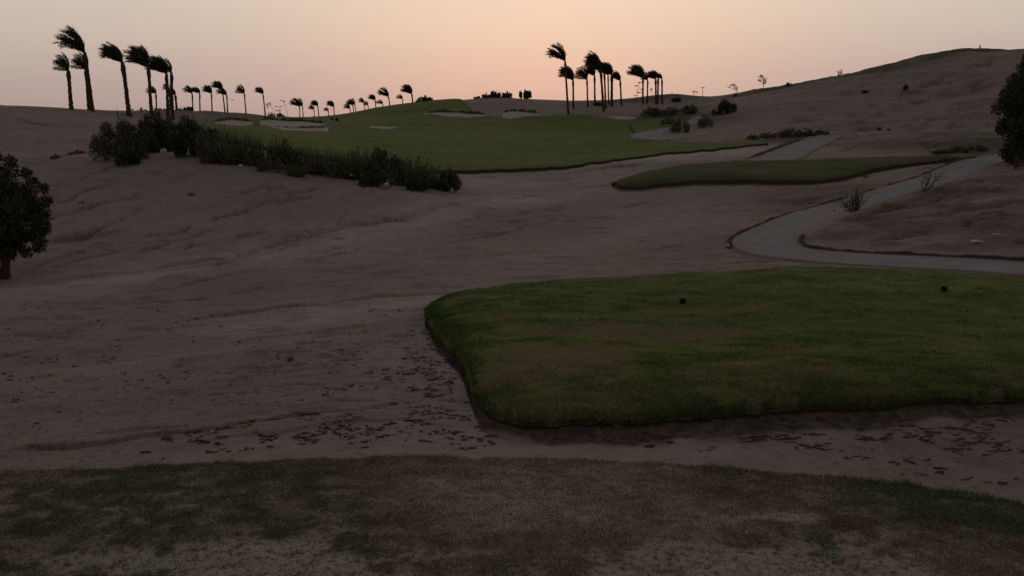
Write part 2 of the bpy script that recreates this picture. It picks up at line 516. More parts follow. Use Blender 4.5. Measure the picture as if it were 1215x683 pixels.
# cart path centre lines (column, row, half width in metres)
def ribbon(pts, n=220):
    P = np.array([(*ground_at(a, b_)[:2], w) for a, b_, w in pts])
    # Catmull-Rom through the surveyed points
    Q = np.vstack([2 * P[0] - P[1], P, 2 * P[-1] - P[-2]])
    out = []
    m = len(P) - 1; per = max(2, n // m)
    for i in range(m):
        p0, p1, p2, p3 = Q[i:i + 4]
        for k in range(per):
            t = k / per
            out.append(.5 * ((2 * p1) + (-p0 + p2) * t + (2 * p0 - 5 * p1 + 4 * p2 - p3) * t * t + (-p0 + 3 * p1 - 3 * p2 + p3) * t ** 3))
    out.append(P[-1])
    return np.array(out)

PATH = ribbon([(1420,338,.85),(1300,327,.85),(1215,319.5,.85),(1120,313.5,.85),(1030,309,.88),(960,303.5,.92),(918,296.5,.95),(908,284.5,.95),(935,268.5,.92),(980,251,.9),(1030,236,.9),(1085,219.5,.92),(1135,203,1.05),(1172,190.5,1.15),(1200,185.5,1.2),(1260,184,1.2)], 330)
PATH2 = ribbon([(890,201,1.5),(918,190,1.45),(945,178,1.35),(972,166.6,1.3),(985,161,1.2)], 80)
PATH3 = ribbon([(800,166.5,1.7),(770,164,1.7),(772,158.8,1.6),(793,154,1.4),(815,149,1.3),(828,143.5,1.2),(836,139,1.1)], 110)
RIBBONS = [PATH, PATH2, PATH3]

def ribbon_dist(rb, x, y):
    """signed distance to the centre line minus half width (negative inside), and which side"""
    out = np.full(x.size, 9.0); X = x.ravel(); Y = y.ravel()
    m = np.nonzero((X > rb[:, 0].min() - 4) & (X < rb[:, 0].max() + 4) & (Y > rb[:, 1].min() - 4) & (Y < rb[:, 1].max() + 4))[0]
    for i in range(0, len(m), 4000):
        j = m[i:i + 4000]
        d = np.sqrt((X[j, None] - rb[None, :, 0]) ** 2 + (Y[j, None] - rb[None, :, 1]) ** 2)
        k = d.argmin(1)
        out[j] = d[np.arange(len(j)), k] - rb[k, 2]
    return out.reshape(x.shape)

# ruts and little scarps: surveyed lines (column, row), height, width factor
RUTS = [([(0,540),(25,534),(70,529),(115,524),(155,519),(197,514),(235,511),(262,508),(288,501),(330,494),(420,486),(500,474)], .10, 1.0),
        ([(25,526),(80,520),(136,513),(190,508),(247,505)], .05, 1),
        ([(150,532),(247,519),(330,509),(400,500),(470,498),(560,505)], .05, 1),
        ([(-60,438),(0,422),(53,411),(115,396),(197,385),(255,378),(313,370),(395,359),(500,349.5),(545,345),(600,338)], .12, .85),
        ([(-40,452),(30,436),(90,421),(150,410)], .04, 1.2),
        ([(-80,352),(0,335),(90,329),(180,319),(240,310),(271,304),(323,291),(357,281),(381,274),(412,268),(455,261),(486,253),(523,244),(560,238),(640,229)], .24, .8),
        ([(200,330),(300,300),(400,276),(500,258),(560,246)], .05, 1.4),
        ([(-40,372),(120,352),(250,330),(380,300),(500,270),(620,246)], .04, .8), ([(-40,395),(150,369),(300,342),(430,315),(560,282),(680,254)], .035, .8), ([(0,450),(150,427),(300,404),(430,388),(500,381)], .035, .8), ([(0,343),(120,331),(260,312),(390,284),(520,254)], .04, .8), ([(300,430),(420,412),(500,404)], .03, .8),
        ([(61,287),(101,275),(129,262),(160,250),(190,241)], .10, 1),
        ([(80,252),(104,243),(130,238),(148,235),(175,225),(197,216),(240,201)], .10, 1),
        ([(28,199),(43,194),(70,187),(101,181),(129,178)], .14, 1.2),
        ([(0,136),(21,142),(45,147),(71,151)], .16, 1),
        ([(960,280),(1000,265),(1060,248),(1110,236),(1170,222),(1230,214)], .16, 1.5),
        ([(1010,272),(1075,262),(1130,250),(1215,236)], .16, 1.2),
        ([(1030,292),(1100,281),(1215,268)], .12, 1.2),
        ([(880,122),(905,114.5),(940,110),(975,104),(1000,99)], .3, 1.2),
        ([(995,139),(1007,137),(1005,131)], .3, 1),
        ([(1000,160),(1030,152),(1042,146)], .22, 1), ([(1070,148),(1105,137),(1120,132)], .2, 1), ([(1150,146),(1176,135),(1190,130)], .2, 1),
        ([(1040,115),(1100,101),(1160,84)], .22, 1.2), ([(1020,140),(1080,122),(1150,104),(1200,90)], .2, 1.2), ([(1060,120),(1120,108),(1190,92)], .18, 1.2),
        ([(640,208),(690,203),(740,197),(790,190),(860,182)], .14, 1.2),
        ([(575,208),(600,212),(640,214),(690,212)], .12, 1.6)]
_rr = random.Random(12)
for x0, x1, y0, y1, n, ln, dy, h in [(-20, 520, 440, 540, 46, (30, 110), -.105, .045), (-20, 480, 350, 440, 30, (30, 120), -.17, .04), (0, 420, 225, 330, 34, (25, 90), -.30, .07),
                                     (440, 600, 400, 535, 34, (18, 55), -.02, .045), (620, 1215, 498, 560, 40, (20, 70), -.01, .04), (560, 860, 220, 310, 16, (40, 120), -.10, .05),
                                     (960, 1215, 215, 292, 22, (25, 80), -.22, .11), (880, 1200, 70, 160, 34, (25, 75), -.34, .22), (860, 1160, 135, 180, 12, (20, 50), -.25, .14)]:
    for _ in range(n):
        a, c, l = _rr.uniform(x0, x1), _rr.uniform(y0, y1), _rr.uniform(*ln)
        if x0 == 880 and c < 122 - (a - 880) * .20: continue
        k = dy + _rr.gauss(0, .03)
        RUTS.append(([(a + l * q, c + k * l * q + _rr.gauss(0, .5)) for q in (0, .35, .7, 1)], h * _rr.uniform(.6, 1.2), _rr.uniform(.7, 1.1)))
RUT_LINES = [np.array([ground_at(a, b_)[:2] for a, b_ in pts]) for pts, _h, _w in RUTS]

def rut_relief(x, y):
    dz = np.zeros(x.shape); dark = np.zeros(x.shape)
    X, Y = x.ravel(), y.ravel(); D = dz.ravel(); K = dark.ravel()
    for (pts, h, wf), L in zip(RUTS, RUT_LINES):
        # dense polyline with a wandering course
        seg = []
        for a, b_ in zip(L[:-1], L[1:]):
            n = max(2, int(np.linalg.norm(b_ - a) / .12))
            s = np.linspace(0, 1, n, endpoint=False)[:, None]; seg.append(a + (b_ - a) * s)
        Q = np.vstack(seg)
        wob = fbm(np.arange(len(Q)) * .12 * .8, np.zeros(len(Q)) + h * 100, 77, 4)
        nrm = unit(np.gradient(Q, axis=0)); nrm = np.stack([-nrm[:, 1], nrm[:, 0]], 1)
        if nrm[:, 1].mean() < 0: nrm = -nrm
        rr = np.hypot(Q[:, 0], Q[:, 1])
        Q = Q + nrm * (wob * (.022 * rr))[:, None]
        amp = h * np.clip(.55 + 1.3 * fbm(np.arange(len(Q)) * .12 * .45, np.zeros(len(Q)) + h * 31, 91, 4), .0, 1.3)
        fade = np.clip(np.minimum(np.arange(len(Q)), np.arange(len(Q))[::-1]) / (len(Q) * .12), 0, 1)
        amp = amp * fade
        reach = 2.5 * wf + .02 * rr.max()
        m = np.nonzero((X > Q[:, 0].min() - reach) & (X < Q[:, 0].max() + reach) & (Y > Q[:, 1].min() - reach) & (Y < Q[:, 1].max() + reach))[0]
        step = max(1, len(Q) // 400)
        Qs, Ns, As = Q[::step], nrm[::step], amp[::step]
        for i in range(0, len(m), 6000):
            j = m[i:i + 6000]
            dx = X[j, None] - Qs[None, :, 0]; dy = Y[j, None] - Qs[None, :, 1]
            d2 = dx * dx + dy * dy; k = d2.argmin(1); ii = np.arange(len(j))
            tang = dx[ii, k] * Ns[k, 1] - dy[ii, k] * Ns[k, 0]
            sd = dx[ii, k] * Ns[k, 0] + dy[ii, k] * Ns[k, 1]
            rj = np.hypot(X[j], Y[j]); w = wf * (.014 + .0030 * rj + .006 * np.clip(rj - 14, 0, 22))
            out = np.abs(tang) < .4 + .02 * np.hypot(X[j], Y[j])
            up = .40 * np.where(sd > 0, 1 - np.exp(-(sd / (w * .5)) ** 2), 0) * np.exp(-np.maximum(sd, 0) / (w * 14))
            dn = -.95 * np.exp(-((sd + .15 * w) / (w * .62)) ** 2)
            D[j] += As[k] * (1 + .022 * np.clip(rj - 14, 0, 16) * (rj < 60)) * (up + dn) * out
            K[j] = np.maximum(K[j], (As[k] / max(h, 1e-6)) * np.exp(-((sd + .15 * w) / (w * .5)) ** 2) * out)
    return D.reshape(x.shape), K.reshape(x.shape)

def relief(x, y):
    r = np.hypot(x, y)
    z = 0.13 * fbm(x * .09, y * .09, 3, 3) * sstep(8, 30, r)
    z += .034 * fbm(x * .55, y * .8, 5, 4) * sstep(5, 12, r)
    z += .022 * fbm(x * 2.3, y * 3.1, 8, 5, .6)
    # streaky wind and tyre lines running up the wash
    ang = .42; u = x * math.cos(ang) + y * math.sin(ang); v = -x * math.sin(ang) + y * math.cos(ang)
    left = sstep(3, -2, x - .12 * y)
    z += left * .040 * fbm(u * .10, v * 1.5, 13, 5, .62)
    u2 = x * .97 + y * .24; v2 = -x * .24 + y * .97
    z += (1 - left) * .022 * fbm(u2 * .14, v2 * 1.4, 15, 5, .62)
    # crumbly, broken crust: shallow pits with sharp rims, mostly near the tee
    near = sstep(30, 12, r)
    c = fbm(x * 1.5 + 4, y * 4.2, 19, 5, .6)
    z -= near * .055 * sstep(.26, .40, c) * sstep(-.2, .25, fbm(x * .35, y * .5, 23, 3))
    # the hill on the right: sloping furrows and lumps
    hill = sstep(12, 26, x - .12 * y) * sstep(38, 58, y)
    z += hill * (.65 * fbm(x * .06, y * .06, 29, 5) + 0.55 * fbm((x * .8 - y * .6) * .05, (x * .6 + y * .8) * .35, 31, 5, .6))
    rough = sstep(3, 8, x - .2 * y) * sstep(19, 23, y) * sstep(46, 34, y)
    z += rough * (.20 * fbm(x * .5, y * .7, 37, 5, .6) - .10)
    far = sstep(70, 120, y)
    z += far * .25 * fbm(x * .05, y * .05, 41, 4)
    return z

# ------------------------------------------------------------------ the ground
def build_ground():
    th = np.concatenate([np.linspace(-1.36, -.70, 60, endpoint=False), np.linspace(-.70, .72, 1180, endpoint=False), np.linspace(.72, 1.36, 60)])
    def geo(a, b_, q): return np.exp(np.arange(math.log(a), math.log(b_), q))
    r = np.concatenate([np.linspace(2.0, 5.6, 14, endpoint=False), geo(5.6, 7.2, .006), geo(7.2, 13, .0029), geo(13, 30, .0036), geo(30, 175, .0048), geo(175, 1500, .06), [1500.0]])
    R, T = np.meshgrid(r, th, indexing='ij')
    x, y = R * np.sin(T), R * np.cos(T)
    z = base_z(x, y)
    rel = relief(x, y)
    rd, rk = rut_relief(x, y)
    calm = np.ones_like(z)
    soil_shade = np.zeros_like(z); scrub = np.zeros_like(z); dirt = np.zeros_like(z); pale = np.zeros_like(z)
    for sh, drop, soft in [(TEE, .22, .4), (FAIR, .30, 2.0), (FAIR2, .2, 1.0), (TEE2, .25, 1.2)]:
        d = sh.inside(x, y)
        calm *= np.where(d > -1.5 * soft, np.clip(1 - (d + 1.5 * soft) / (1.5 * soft), 0, 1), 1) * .75 + .25 * (d < -1.5 * soft) + 0
        z -= drop * sstep(.08, soft, d)
        near_r = sh.near(np.arctan2(x, y)) - R
        inside_t = (T > sh.t0) & (T < sh.t1)
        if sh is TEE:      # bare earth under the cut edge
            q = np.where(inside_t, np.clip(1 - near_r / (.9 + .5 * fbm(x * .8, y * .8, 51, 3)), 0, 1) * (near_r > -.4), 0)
            soil_shade = np.maximum(soil_shade, .9 * q)
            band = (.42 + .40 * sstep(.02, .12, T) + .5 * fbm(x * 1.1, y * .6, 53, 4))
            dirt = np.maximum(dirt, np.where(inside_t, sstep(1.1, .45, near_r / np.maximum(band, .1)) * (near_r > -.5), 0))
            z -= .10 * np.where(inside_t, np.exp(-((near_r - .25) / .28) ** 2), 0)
        else:
            q = np.where(inside_t, np.clip(1 - near_r / (1.2 + 1.2 * fbm(x * .5, y * .5, 51, 3)), 0, 1) * (near_r > -.6), 0)
            soil_shade = np.maximum(soil_shade, .8 * q)
            dirt = np.maximum(dirt, np.where(inside_t, .7 * sstep(1.0, .3, near_r / (.5 + .6 * fbm(x * .7, y * .5, 55, 3))) * (near_r > -.6), 0))
            z -= .16 * np.where(inside_t, np.exp(-((near_r - .35) / .6) ** 2), 0)
    for b_ in BUNK: calm *= np.where(b_.inside(x, y) > -1, .3, 1)
    for rb in RIBBONS:
        d = ribbon_dist(rb, x, y)
        calm *= np.clip((d + .1) / .9, .05, 1)
        z -= .16 * sstep(.0, -.25, d)
    z += rel * calm + rd * np.clip(calm * 1.2, 0, 1)
    soil_shade = np.maximum(soil_shade, .85 * np.clip(rk, 0, 1))  # cut earth along the ruts, with the shade of the cracks painted in
    # red-brown spoil bank inside the bend of the path
    bank = sstep(3.5, 7.5, x - .16 * y) * sstep(19.2, 20.6, y) * sstep(43, 34, y) * sstep(.1, 1.2, ribbon_dist(PATH, x, y))
    soil_shade = np.maximum(soil_shade, bank * np.clip(.62 + 1.3 * fbm(x * .35, y * .5, 61, 4), 0, 1))
    dirt = np.maximum(dirt, .55 * bank * np.clip(.35 + 1.8 * fbm(x * .28, y * .6, 63, 5, .6), 0, 1))
    for px, py, sx, sy, a in ((925, 310, 1.6, .35, .9), (900, 306, .9, .4, .7), (1000, 280, 2.5, .6, .5)):
        cx, cy, _z = ground_at(px, py)
        dirt = np.maximum(dirt, a * np.clip(1.6 * np.exp(-((x - cx) / sx) ** 2 - ((y - cy) / sy) ** 2) + 1.2 * fbm(x * 1.2, y * 1.8, 65, 4) - .3, 0, 1))
    # scrub: behind the left bushes, between the bunkers, the foot of the hill and its top
    g = lambda cx, cy, sx, sy: np.exp(-((x - cx) / sx) ** 2 - ((y - cy) / sy) ** 2)
    n = fbm(x * .12, y * .12, 71, 4)
    for px, yy, sx, sy, a in [(280, 108, 16, 22, .9), (240, 85, 14, 14, .5), (330, 130, 18, 20, .9), (1140, 56, 7, 4, 1.0), (1160, 52, 4, 3, .9), (1080, 60, 7, 3, .8), (800, 96, 7, 12, 1.0), (1130, 104, 16, 4.5, 1.0), (800, 131, 16, 14, 1.0), (920, 66, 5, 3.5, .9), (930, 112, 11, 4, 1.0), (970, 110, 9, 3, .9), (890, 115, 8, 4, .7)]:
        cx, cy, _z = ground_by(px, yy)
        scrub = np.maximum(scrub, a * np.clip(1.6 * g(cx, cy, sx, sy) + 1.1 * n - .25, 0, 1))
    strip = sstep(.5, -1.5, ribbon_dist(PATH2, x, y) - 2.5)
    pale = np.maximum(pale, .0 * strip)
    cx, cy, _z = ground_by(800, 57); pale = np.maximum(pale, .9 * np.clip(1.6 * g(cx, cy, 10, 4) - .2, 0, 1))
    cx, cy, _z = ground_by(600, 46); pale = np.maximum(pale, .75 * np.clip(1.5 * g(cx, cy, 9, 4) + n - .25, 0, 1))
    # smooth, driven-over bands running up the wash
    for pts, wd, a in [([(-60,362),(0,347),(120,333),(240,318),(330,300),(420,277),(520,252),(600,238),(700,222)], 1.2, .85), ([(300,388),(400,372),(500,360),(560,352)], .8, .75), ([(-40,470),(120,440),(300,405),(430,385)], .7, .3), ([(560,330),(680,290),(780,268),(850,262)], 1.1, .35)]:
        L = np.array([ground_at(p, q)[:2] for p, q in pts]); s = np.linspace(0, len(L) - 1, 160); i = np.minimum(s.astype(int), len(L) - 2); f = (s - i)[:, None]
        Q = L[i] * (1 - f) + L[i + 1] * f
        d = ribbon_dist(np.column_stack([Q, np.zeros(160)]), x, y)
        fade = np.clip(.75 + 1.2 * fbm(x * .25, y * .25, 73, 4), 0, 1)
        pale = np.maximum(pale, a * np.exp(-(d / (wd * (1 + .012 * R))) ** 2) * fade)
    pale = np.maximum(pale, .32 * sstep(9.2, 7.6, R + 1.2 * n))
    V = np.stack([x, y, z], -1).reshape(-1, 3)
    me = mesh_np('ground', V, grid_faces(*x.shape), True, {'soil_shade': soil_shade.ravel(), 'scrub': scrub.ravel(), 'pale': pale.ravel(), 'dirt': dirt.ravel()})
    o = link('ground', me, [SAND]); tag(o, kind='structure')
    return o
build_ground()

# tee in the middle distance ----------------------------------------
def tee_height(x, y, d):
    edge = 1 - np.exp(-d / .38)
    return .045 + .25 * edge + edge * (.05 * fbm(x * .22, y * .3, 81, 3) + .018 * fbm(x * 1.6, y * 2.0, 83, 4)) + .012 * fbm(x * 7, y * 7, 85, 3)
def tee_bare(x, y):
    spots = [(675,420,1.5,.8,1.0),(745,397,1.9,.45,.95),(640,436,1.2,.6,.9),(860,370,1.3,.35,.8),(700,455,2.2,.5,.55),(545,352,.8,.5,.3),(950,440,3,.6,.3),(740,470,4,.4,.45)]
    b_ = np.zeros_like(x); n = fbm(x * .9, y * 1.4, 87, 5, .6)
    for px, py, sx, sy, a in spots:
        cx, cy, _z = ground_at(px, py, .27)
        b_ = np.maximum(b_, a * np.clip(1.5 * np.exp(-((x - cx) / sx) ** 2 - ((y - cy) / sy) ** 2) + 1.1 * n - .25, 0, 1))
    return b_
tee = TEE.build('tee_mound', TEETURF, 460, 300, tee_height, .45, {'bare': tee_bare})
tag(tee, kind='structure')

def fair_height(x, y, d):
    e = 1 - np.exp(-d / .8)
    return .05 + .16 * e + e * (.30 * fbm(x * .07, y * .05, 101, 4) + .06 * fbm(x * .35, y * .4, 103, 4))
def fair_bare(x, y):
    b_ = .35 * np.clip(2 * fbm(x * .09, y * .14, 105, 4) - .25, 0, 1)
    for px, yy, sx, sy in ((310, 118, 16, 20), (345, 132, 14, 14), (275, 95, 12, 16)):
        cx, cy, _z = ground_by(px, yy)
        b_ = np.maximum(b_, .75 * np.clip(1.5 * np.exp(-((x - cx) / sx) ** 2 - ((y - cy) / sy) ** 2) + 1.0 * fbm(x * .12, y * .12, 104, 4) - .25, 0, 1))
    return b_
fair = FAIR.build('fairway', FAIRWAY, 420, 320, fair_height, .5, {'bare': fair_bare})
tag(fair, kind='structure')
f2_ = FAIR2.build('fairway', FAIRWAY, 120, 60, lambda x, y, d: .04 + .10 * (1 - np.exp(-d / .6)) + .05 * fbm(x * .3, y * .3, 106, 3), .4, {'bare': lambda x, y: .5 * np.clip(2 * fbm(x * .2, y * .2, 108, 4), 0, 1)})
tag(f2_, kind='structure')
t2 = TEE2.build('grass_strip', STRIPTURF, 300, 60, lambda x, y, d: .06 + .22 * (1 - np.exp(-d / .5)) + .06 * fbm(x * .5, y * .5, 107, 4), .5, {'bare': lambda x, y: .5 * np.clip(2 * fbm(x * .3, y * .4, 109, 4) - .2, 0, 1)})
tag(t2, kind='structure')
def lip_of(sh, h, wd):
    """raised, overhanging turf rim along the back of a bunker"""
    t = np.linspace(sh.t0, sh.t1, 140); r = sh.far(t); k = np.arange(140)
    hh = h * np.clip(.8 + .8 * fbm(k * .12, k * 0.0, sh.seed + 60, 4), .25, 1.5) * np.clip(np.minimum(k, 139 - k) / 14, .1, 1)
    prof = [(-.10, -.3), (-.16, .55), (-.05, .95), (.25, 1.0), (.7, .6), (1.0, -.1), (1.0, -.5)]
    R = np.stack([r + wd * a for a, _ in prof], 1); T = np.broadcast_to(t[:, None], R.shape)
    x, y = R * np.sin(T), R * np.cos(T)
    z = base_z(x, y) + np.maximum(fair_height(x, y, np.full(x.shape, 4.0)), .05) + np.stack([hh * q for _, q in prof], 1)
    me = mesh_np('bunker_rim', np.stack([x, y, z], -1).reshape(-1, 3), grid_faces(*x.shape), True)
    tag(link('bunker_rim', me, [STRIPTURF]), kind='structure')
for i, b_ in enumerate(BUNK):
    if i in (1, 2, 3, 4, 5): hf = lambda x, y, d: np.maximum(fair_height(x, y, np.full(x.shape, 5.0)), .0) + .10
    else: hf = lambda x, y, d: .14 + 0 * x
    o = b_.build('bunker', BUNKER, 90, 26, hf, .4)
    tag(o, kind='structure')
    if i in (0, 1, 2, 3, 4): lip_of(b_, (.3, .5, .28, .45, .4)[i], (1.4, 1.5, .9, 1.4, 1.4)[i])

# paths --------------------------------------------------------------
def build_path(name, rb, lift):
    P = rb[:, :2]; tg = unit(np.gradient(P, axis=0)); nr = np.stack([-tg[:, 1], tg[:, 0]], 1)
    U = np.array([-1, -1, -.93, -.7, -.4, -.1, .2, .5, .8, .93, 1, 1])
    w = rb[:, 2][:, None] * U[None] 
    jit = .05 * fbm(np.arange(len(P)) * .35, np.zeros(len(P)), 113, 4)
    w = w + jit[:, None] * np.sign(U)[None]
    x = P[:, :1] + nr[:, :1] * w; y = P[:, 1:] + nr[:, 1:] * w
    zc = base_z(P[:, 0], P[:, 1])
    z = .5 * base_z(x, y) + .5 * zc[:, None] + lift
    z[:, 0] -= .3; z[:, -1] -= .3; z[0] -= .35; z[-1] -= .35
    e = np.broadcast_to(sstep(.6, 1.0, np.abs(U) + 0)[None], x.shape)
    e = np.clip(e * .8 + .5 * fbm(x * .8, y * .8, 117, 4), 0, 1)
    me = mesh_np(name, np.stack([x, y, z], -1).reshape(-1, 3), grid_faces(*x.shape), True, {'edge': e.ravel()})
    return tag(link(name, me, [CONC]), kind='structure')
for rb, lift in ((PATH, .035), (PATH2, .08), (PATH3, .12)): build_path('cart_path', rb, lift)

def build_kerb(rb, side, i0, i1, h, wd, off, lift=0.0):
    P = rb[i0:i1, :2]; tg = unit(np.gradient(P, axis=0)); nr = np.stack([-tg[:, 1], tg[:, 0]], 1) * side
    k = np.arange(len(P))
    c = P + nr * (rb[i0:i1, 2] + off + .06 * fbm(k * .25, k * 0.0, 121, 4))[:, None]
    zb = base_z(c[:, 0], c[:, 1]) + lift
    hh = h * (1 + .5 * fbm(k * .3, k * 0.0 + 3, 123, 4))
    prof = [(-.5, -.15), (-.42, .35), (-.2, .85), (.1, 1.0), (.35, .7), (.5, .2), (.5, -.15)]
    end = np.clip(np.minimum(k, len(k) - 1 - k) / 6, .05, 1); hh = hh * end
    x = np.stack([c[:, 0] + nr[:, 0] * wd * a for a, _ in prof], 1)
    y = np.stack([c[:, 1] + nr[:, 1] * wd * a for a, _ in prof], 1)
    z = np.stack([zb + (hh * q if q > 0 else -.2) for _, q in prof], 1) + .03 * fbm(x * 3, y * 3, 127, 3)
    me = mesh_np('kerb', np.stack([x, y, z], -1).reshape(-1, 3), grid_faces(*x.shape), True)
    return tag(link('kerb', me, [KERB]), kind='structure')
n = len(PATH)
build_kerb(PATH, 1, int(n * .42), int(n * .91), .12, .17, .09)
build_kerb(PATH, -1, int(n * .02), int(n * .50), .075, .14, .08)
build_kerb(PATH2, 1, 20, 62, .16, .3, .12, .05)

# ------------------------------------------------------------------ foreground: the tee we stand on
_EPX = [(-900,600),(-500,580),(-200,565),(0,557.5),(100,554),(200,550),(300,547),(400,545),(500,543.5),(600,543.5),(700,546),(800,551),(900,558.5),(1000,568),(1080,577),(1150,586),(1215,597),(1400,630),(1600,690)]
def fore_top(x, y):
    return -.012 * y - .010 * np.maximum(y - 1.5, 0) ** 2 * .9 + .012 * fbm(x * .9, y * 1.1, 131, 3) + .016 * fbm(x * 5, y * 6, 133, 4, .6) - .004 * np.maximum(np.abs(x) - 3, 0)
_ex, _ey = [], []
for px, py in _EPX:
    k = slope_of(py); y = 3.6
    for _ in range(20):
        z = -.012 * y - .009 * max(y - 1.5, 0) ** 2
        y = .5 * y + .5 * (EYE - z) / k
    _ex.append(x_of(px, y, z)); _ey.append(y)
_ex, _ey = np.array(_ex), np.array(_ey)
def fore_edge(x):
    return np.interp(x, _ex, _ey) + .03 * fbm(x * 2.2, x * 0 + 2, 135, 5, .6)
def fore_bare(x, y):
    """positive on worn ground"""
    b_ = .75 * fbm(x * .85 + 3, y * 1.5, 137, 5, .6) - .16 + .17 * np.clip((2.75 - y) / .6, -.4, 1)
    for cx, cy, sx, sy, a in ((-.25, 2.45, .55, .16, .5), (1.25, 2.55, .5, .2, .4), (-1.25, 2.75, .45, .14, .42), (.45, 2.75, .35, .09, .25), (-.75, 3.25, .28, .05, .35), (1.1, 3.1, .3, .06, .3)):
        b_ = b_ + a * np.exp(-((x - cx) / sx) ** 2 - ((y - cy) / sy) ** 2)
    return b_
def build_fore():
    x = np.concatenate([np.linspace(-9, -3.4, 40, endpoint=False), np.linspace(-3.4, 3.4, 340, endpoint=False), np.linspace(3.4, 9, 40)])
    e = fore_edge(np.clip(x, _ex[0], _ex[-1]))
    ys = []
    t = np.concatenate([np.linspace(-4, 1.6, 20, endpoint=False)])
    rows = [np.full_like(x, q) for q in t]
    for s in np.linspace(0, 1, 130): rows.append(1.6 + (e - 1.6) * s)
    Y = np.stack(rows); X = np.broadcast_to(x, Y.shape)
    Z = fore_top(X, Y)
    # the bank below the front edge
    bx, by, bz = [], [], []
    for k, (dy, dz) in enumerate([(.05, .03), (.12, .09), (.25, .22), (.6, .6), (1.1, 1.1), (1.7, 1.7), (2.6, 2.5)]):
        by.append(e + dy); bx.append(x); bz.append(Z[-1] - dz)
    X = np.concatenate([X, np.stack(bx)]); Y = np.concatenate([Y, np.stack(by)]); Z = np.concatenate([Z, np.stack(bz)])
    me = mesh_np('foreground_turf', np.stack([X, Y, Z], -1).reshape(-1, 3), grid_faces(*X.shape), True, {'bare': sstep(-.15, .25, fore_bare(X, Y)).ravel()})
    return tag(link('tee_ground', me, [FORETURF]), kind='structure')
build_fore()

def blades(name, mat, x, y, z, ln, wd, tone, flat, rng):
    n = len(x)
    a = rng.uniform(0, 2 * np.pi, n); tilt = rng.uniform(*flat, n)
    d = np.stack([np.cos(a) * np.sin(tilt), np.sin(a) * np.sin(tilt), np.cos(tilt)], 1)
    s = np.stack([-np.sin(a), np.cos(a), np.zeros(n)], 1)
    # every blade turns on its own axis
    rot = rng.uniform(0, np.pi, n)[:, None]; s = s * np.cos(rot) + np.cross(d, s) * np.sin(rot)
    p = np.stack([x, y, z], 1)
    V = np.stack([p - s * wd[:, None] * .5, p + s * wd[:, None] * .5, p + d * ln[:, None]], 1).reshape(-1, 3)
    F = np.arange(3 * n).reshape(n, 3)
    me = mesh_np(name, V, F, False, {'tone': np.repeat(tone, 3)})
    return tag(link(name, me, [mat]), kind='stuff')

def fore_grass():
    rng = np.random.default_rng(5)
    n = 1250000
    y = 1.9 + 2.1 * rng.random(n) ** 1.1
    x = rng.uniform(-1, 1, n) * (1.3 + .78 * y)
    e = fore_edge(x)
    clump = fbm(x * 10, y * 15, 145, 3, .6)
    corner = np.clip((x - 1.35) / .35, 0, 1) * (e - y < .40)
    # turf with broad worn patches, mostly near our feet
    turf = sstep(-.22, .14, fore_bare(x, y) * -1 + .55 * clump)
    dens = np.maximum(.10 + .80 * turf, corner)
    dens = np.maximum(dens, np.where(e - y < .22, .85, 0))
    keep = (y < e + .015) & (rng.random(n) < dens)
    x, y, clump, turf, corner, e = (q[keep] for q in (x, y, clump, turf, corner, e)); n = len(x)
    z = fore_top(x, y) - .003
    patch = fbm(x * .75 + 7, y * 1.2, 141, 5, .6)                  # living and dead patches
    fine = fbm(x * 6, y * 9, 143, 4, .6)
    left = np.clip((-x - .2) / .9, 0, 1)
    tone = .40 + 1.0 * patch + .30 * fine - .26 * left + .14 * np.clip(1 - np.abs(x + .1) / 1.2, 0, 1) + rng.normal(0, .16, n) + .15 * (1 - turf)
    tone = np.where(rng.random(n) < corner * .93, rng.uniform(-.2, .12, n), np.maximum(tone, .10))
    tone = np.clip(tone, 0, 1)
    ln = rng.uniform(.007, .020, n) * np.clip(1 + .7 * fine + .9 * clump, .5, 1.7) * np.where(e - y < .1, 1.3, 1) * (1 + .4 * corner)
    wd = rng.uniform(.0016, .0040, n)
    return blades('grass', FOREBLADE, x, y, z, ln, wd, tone, (.35, 1.4), rng)
fore_grass()

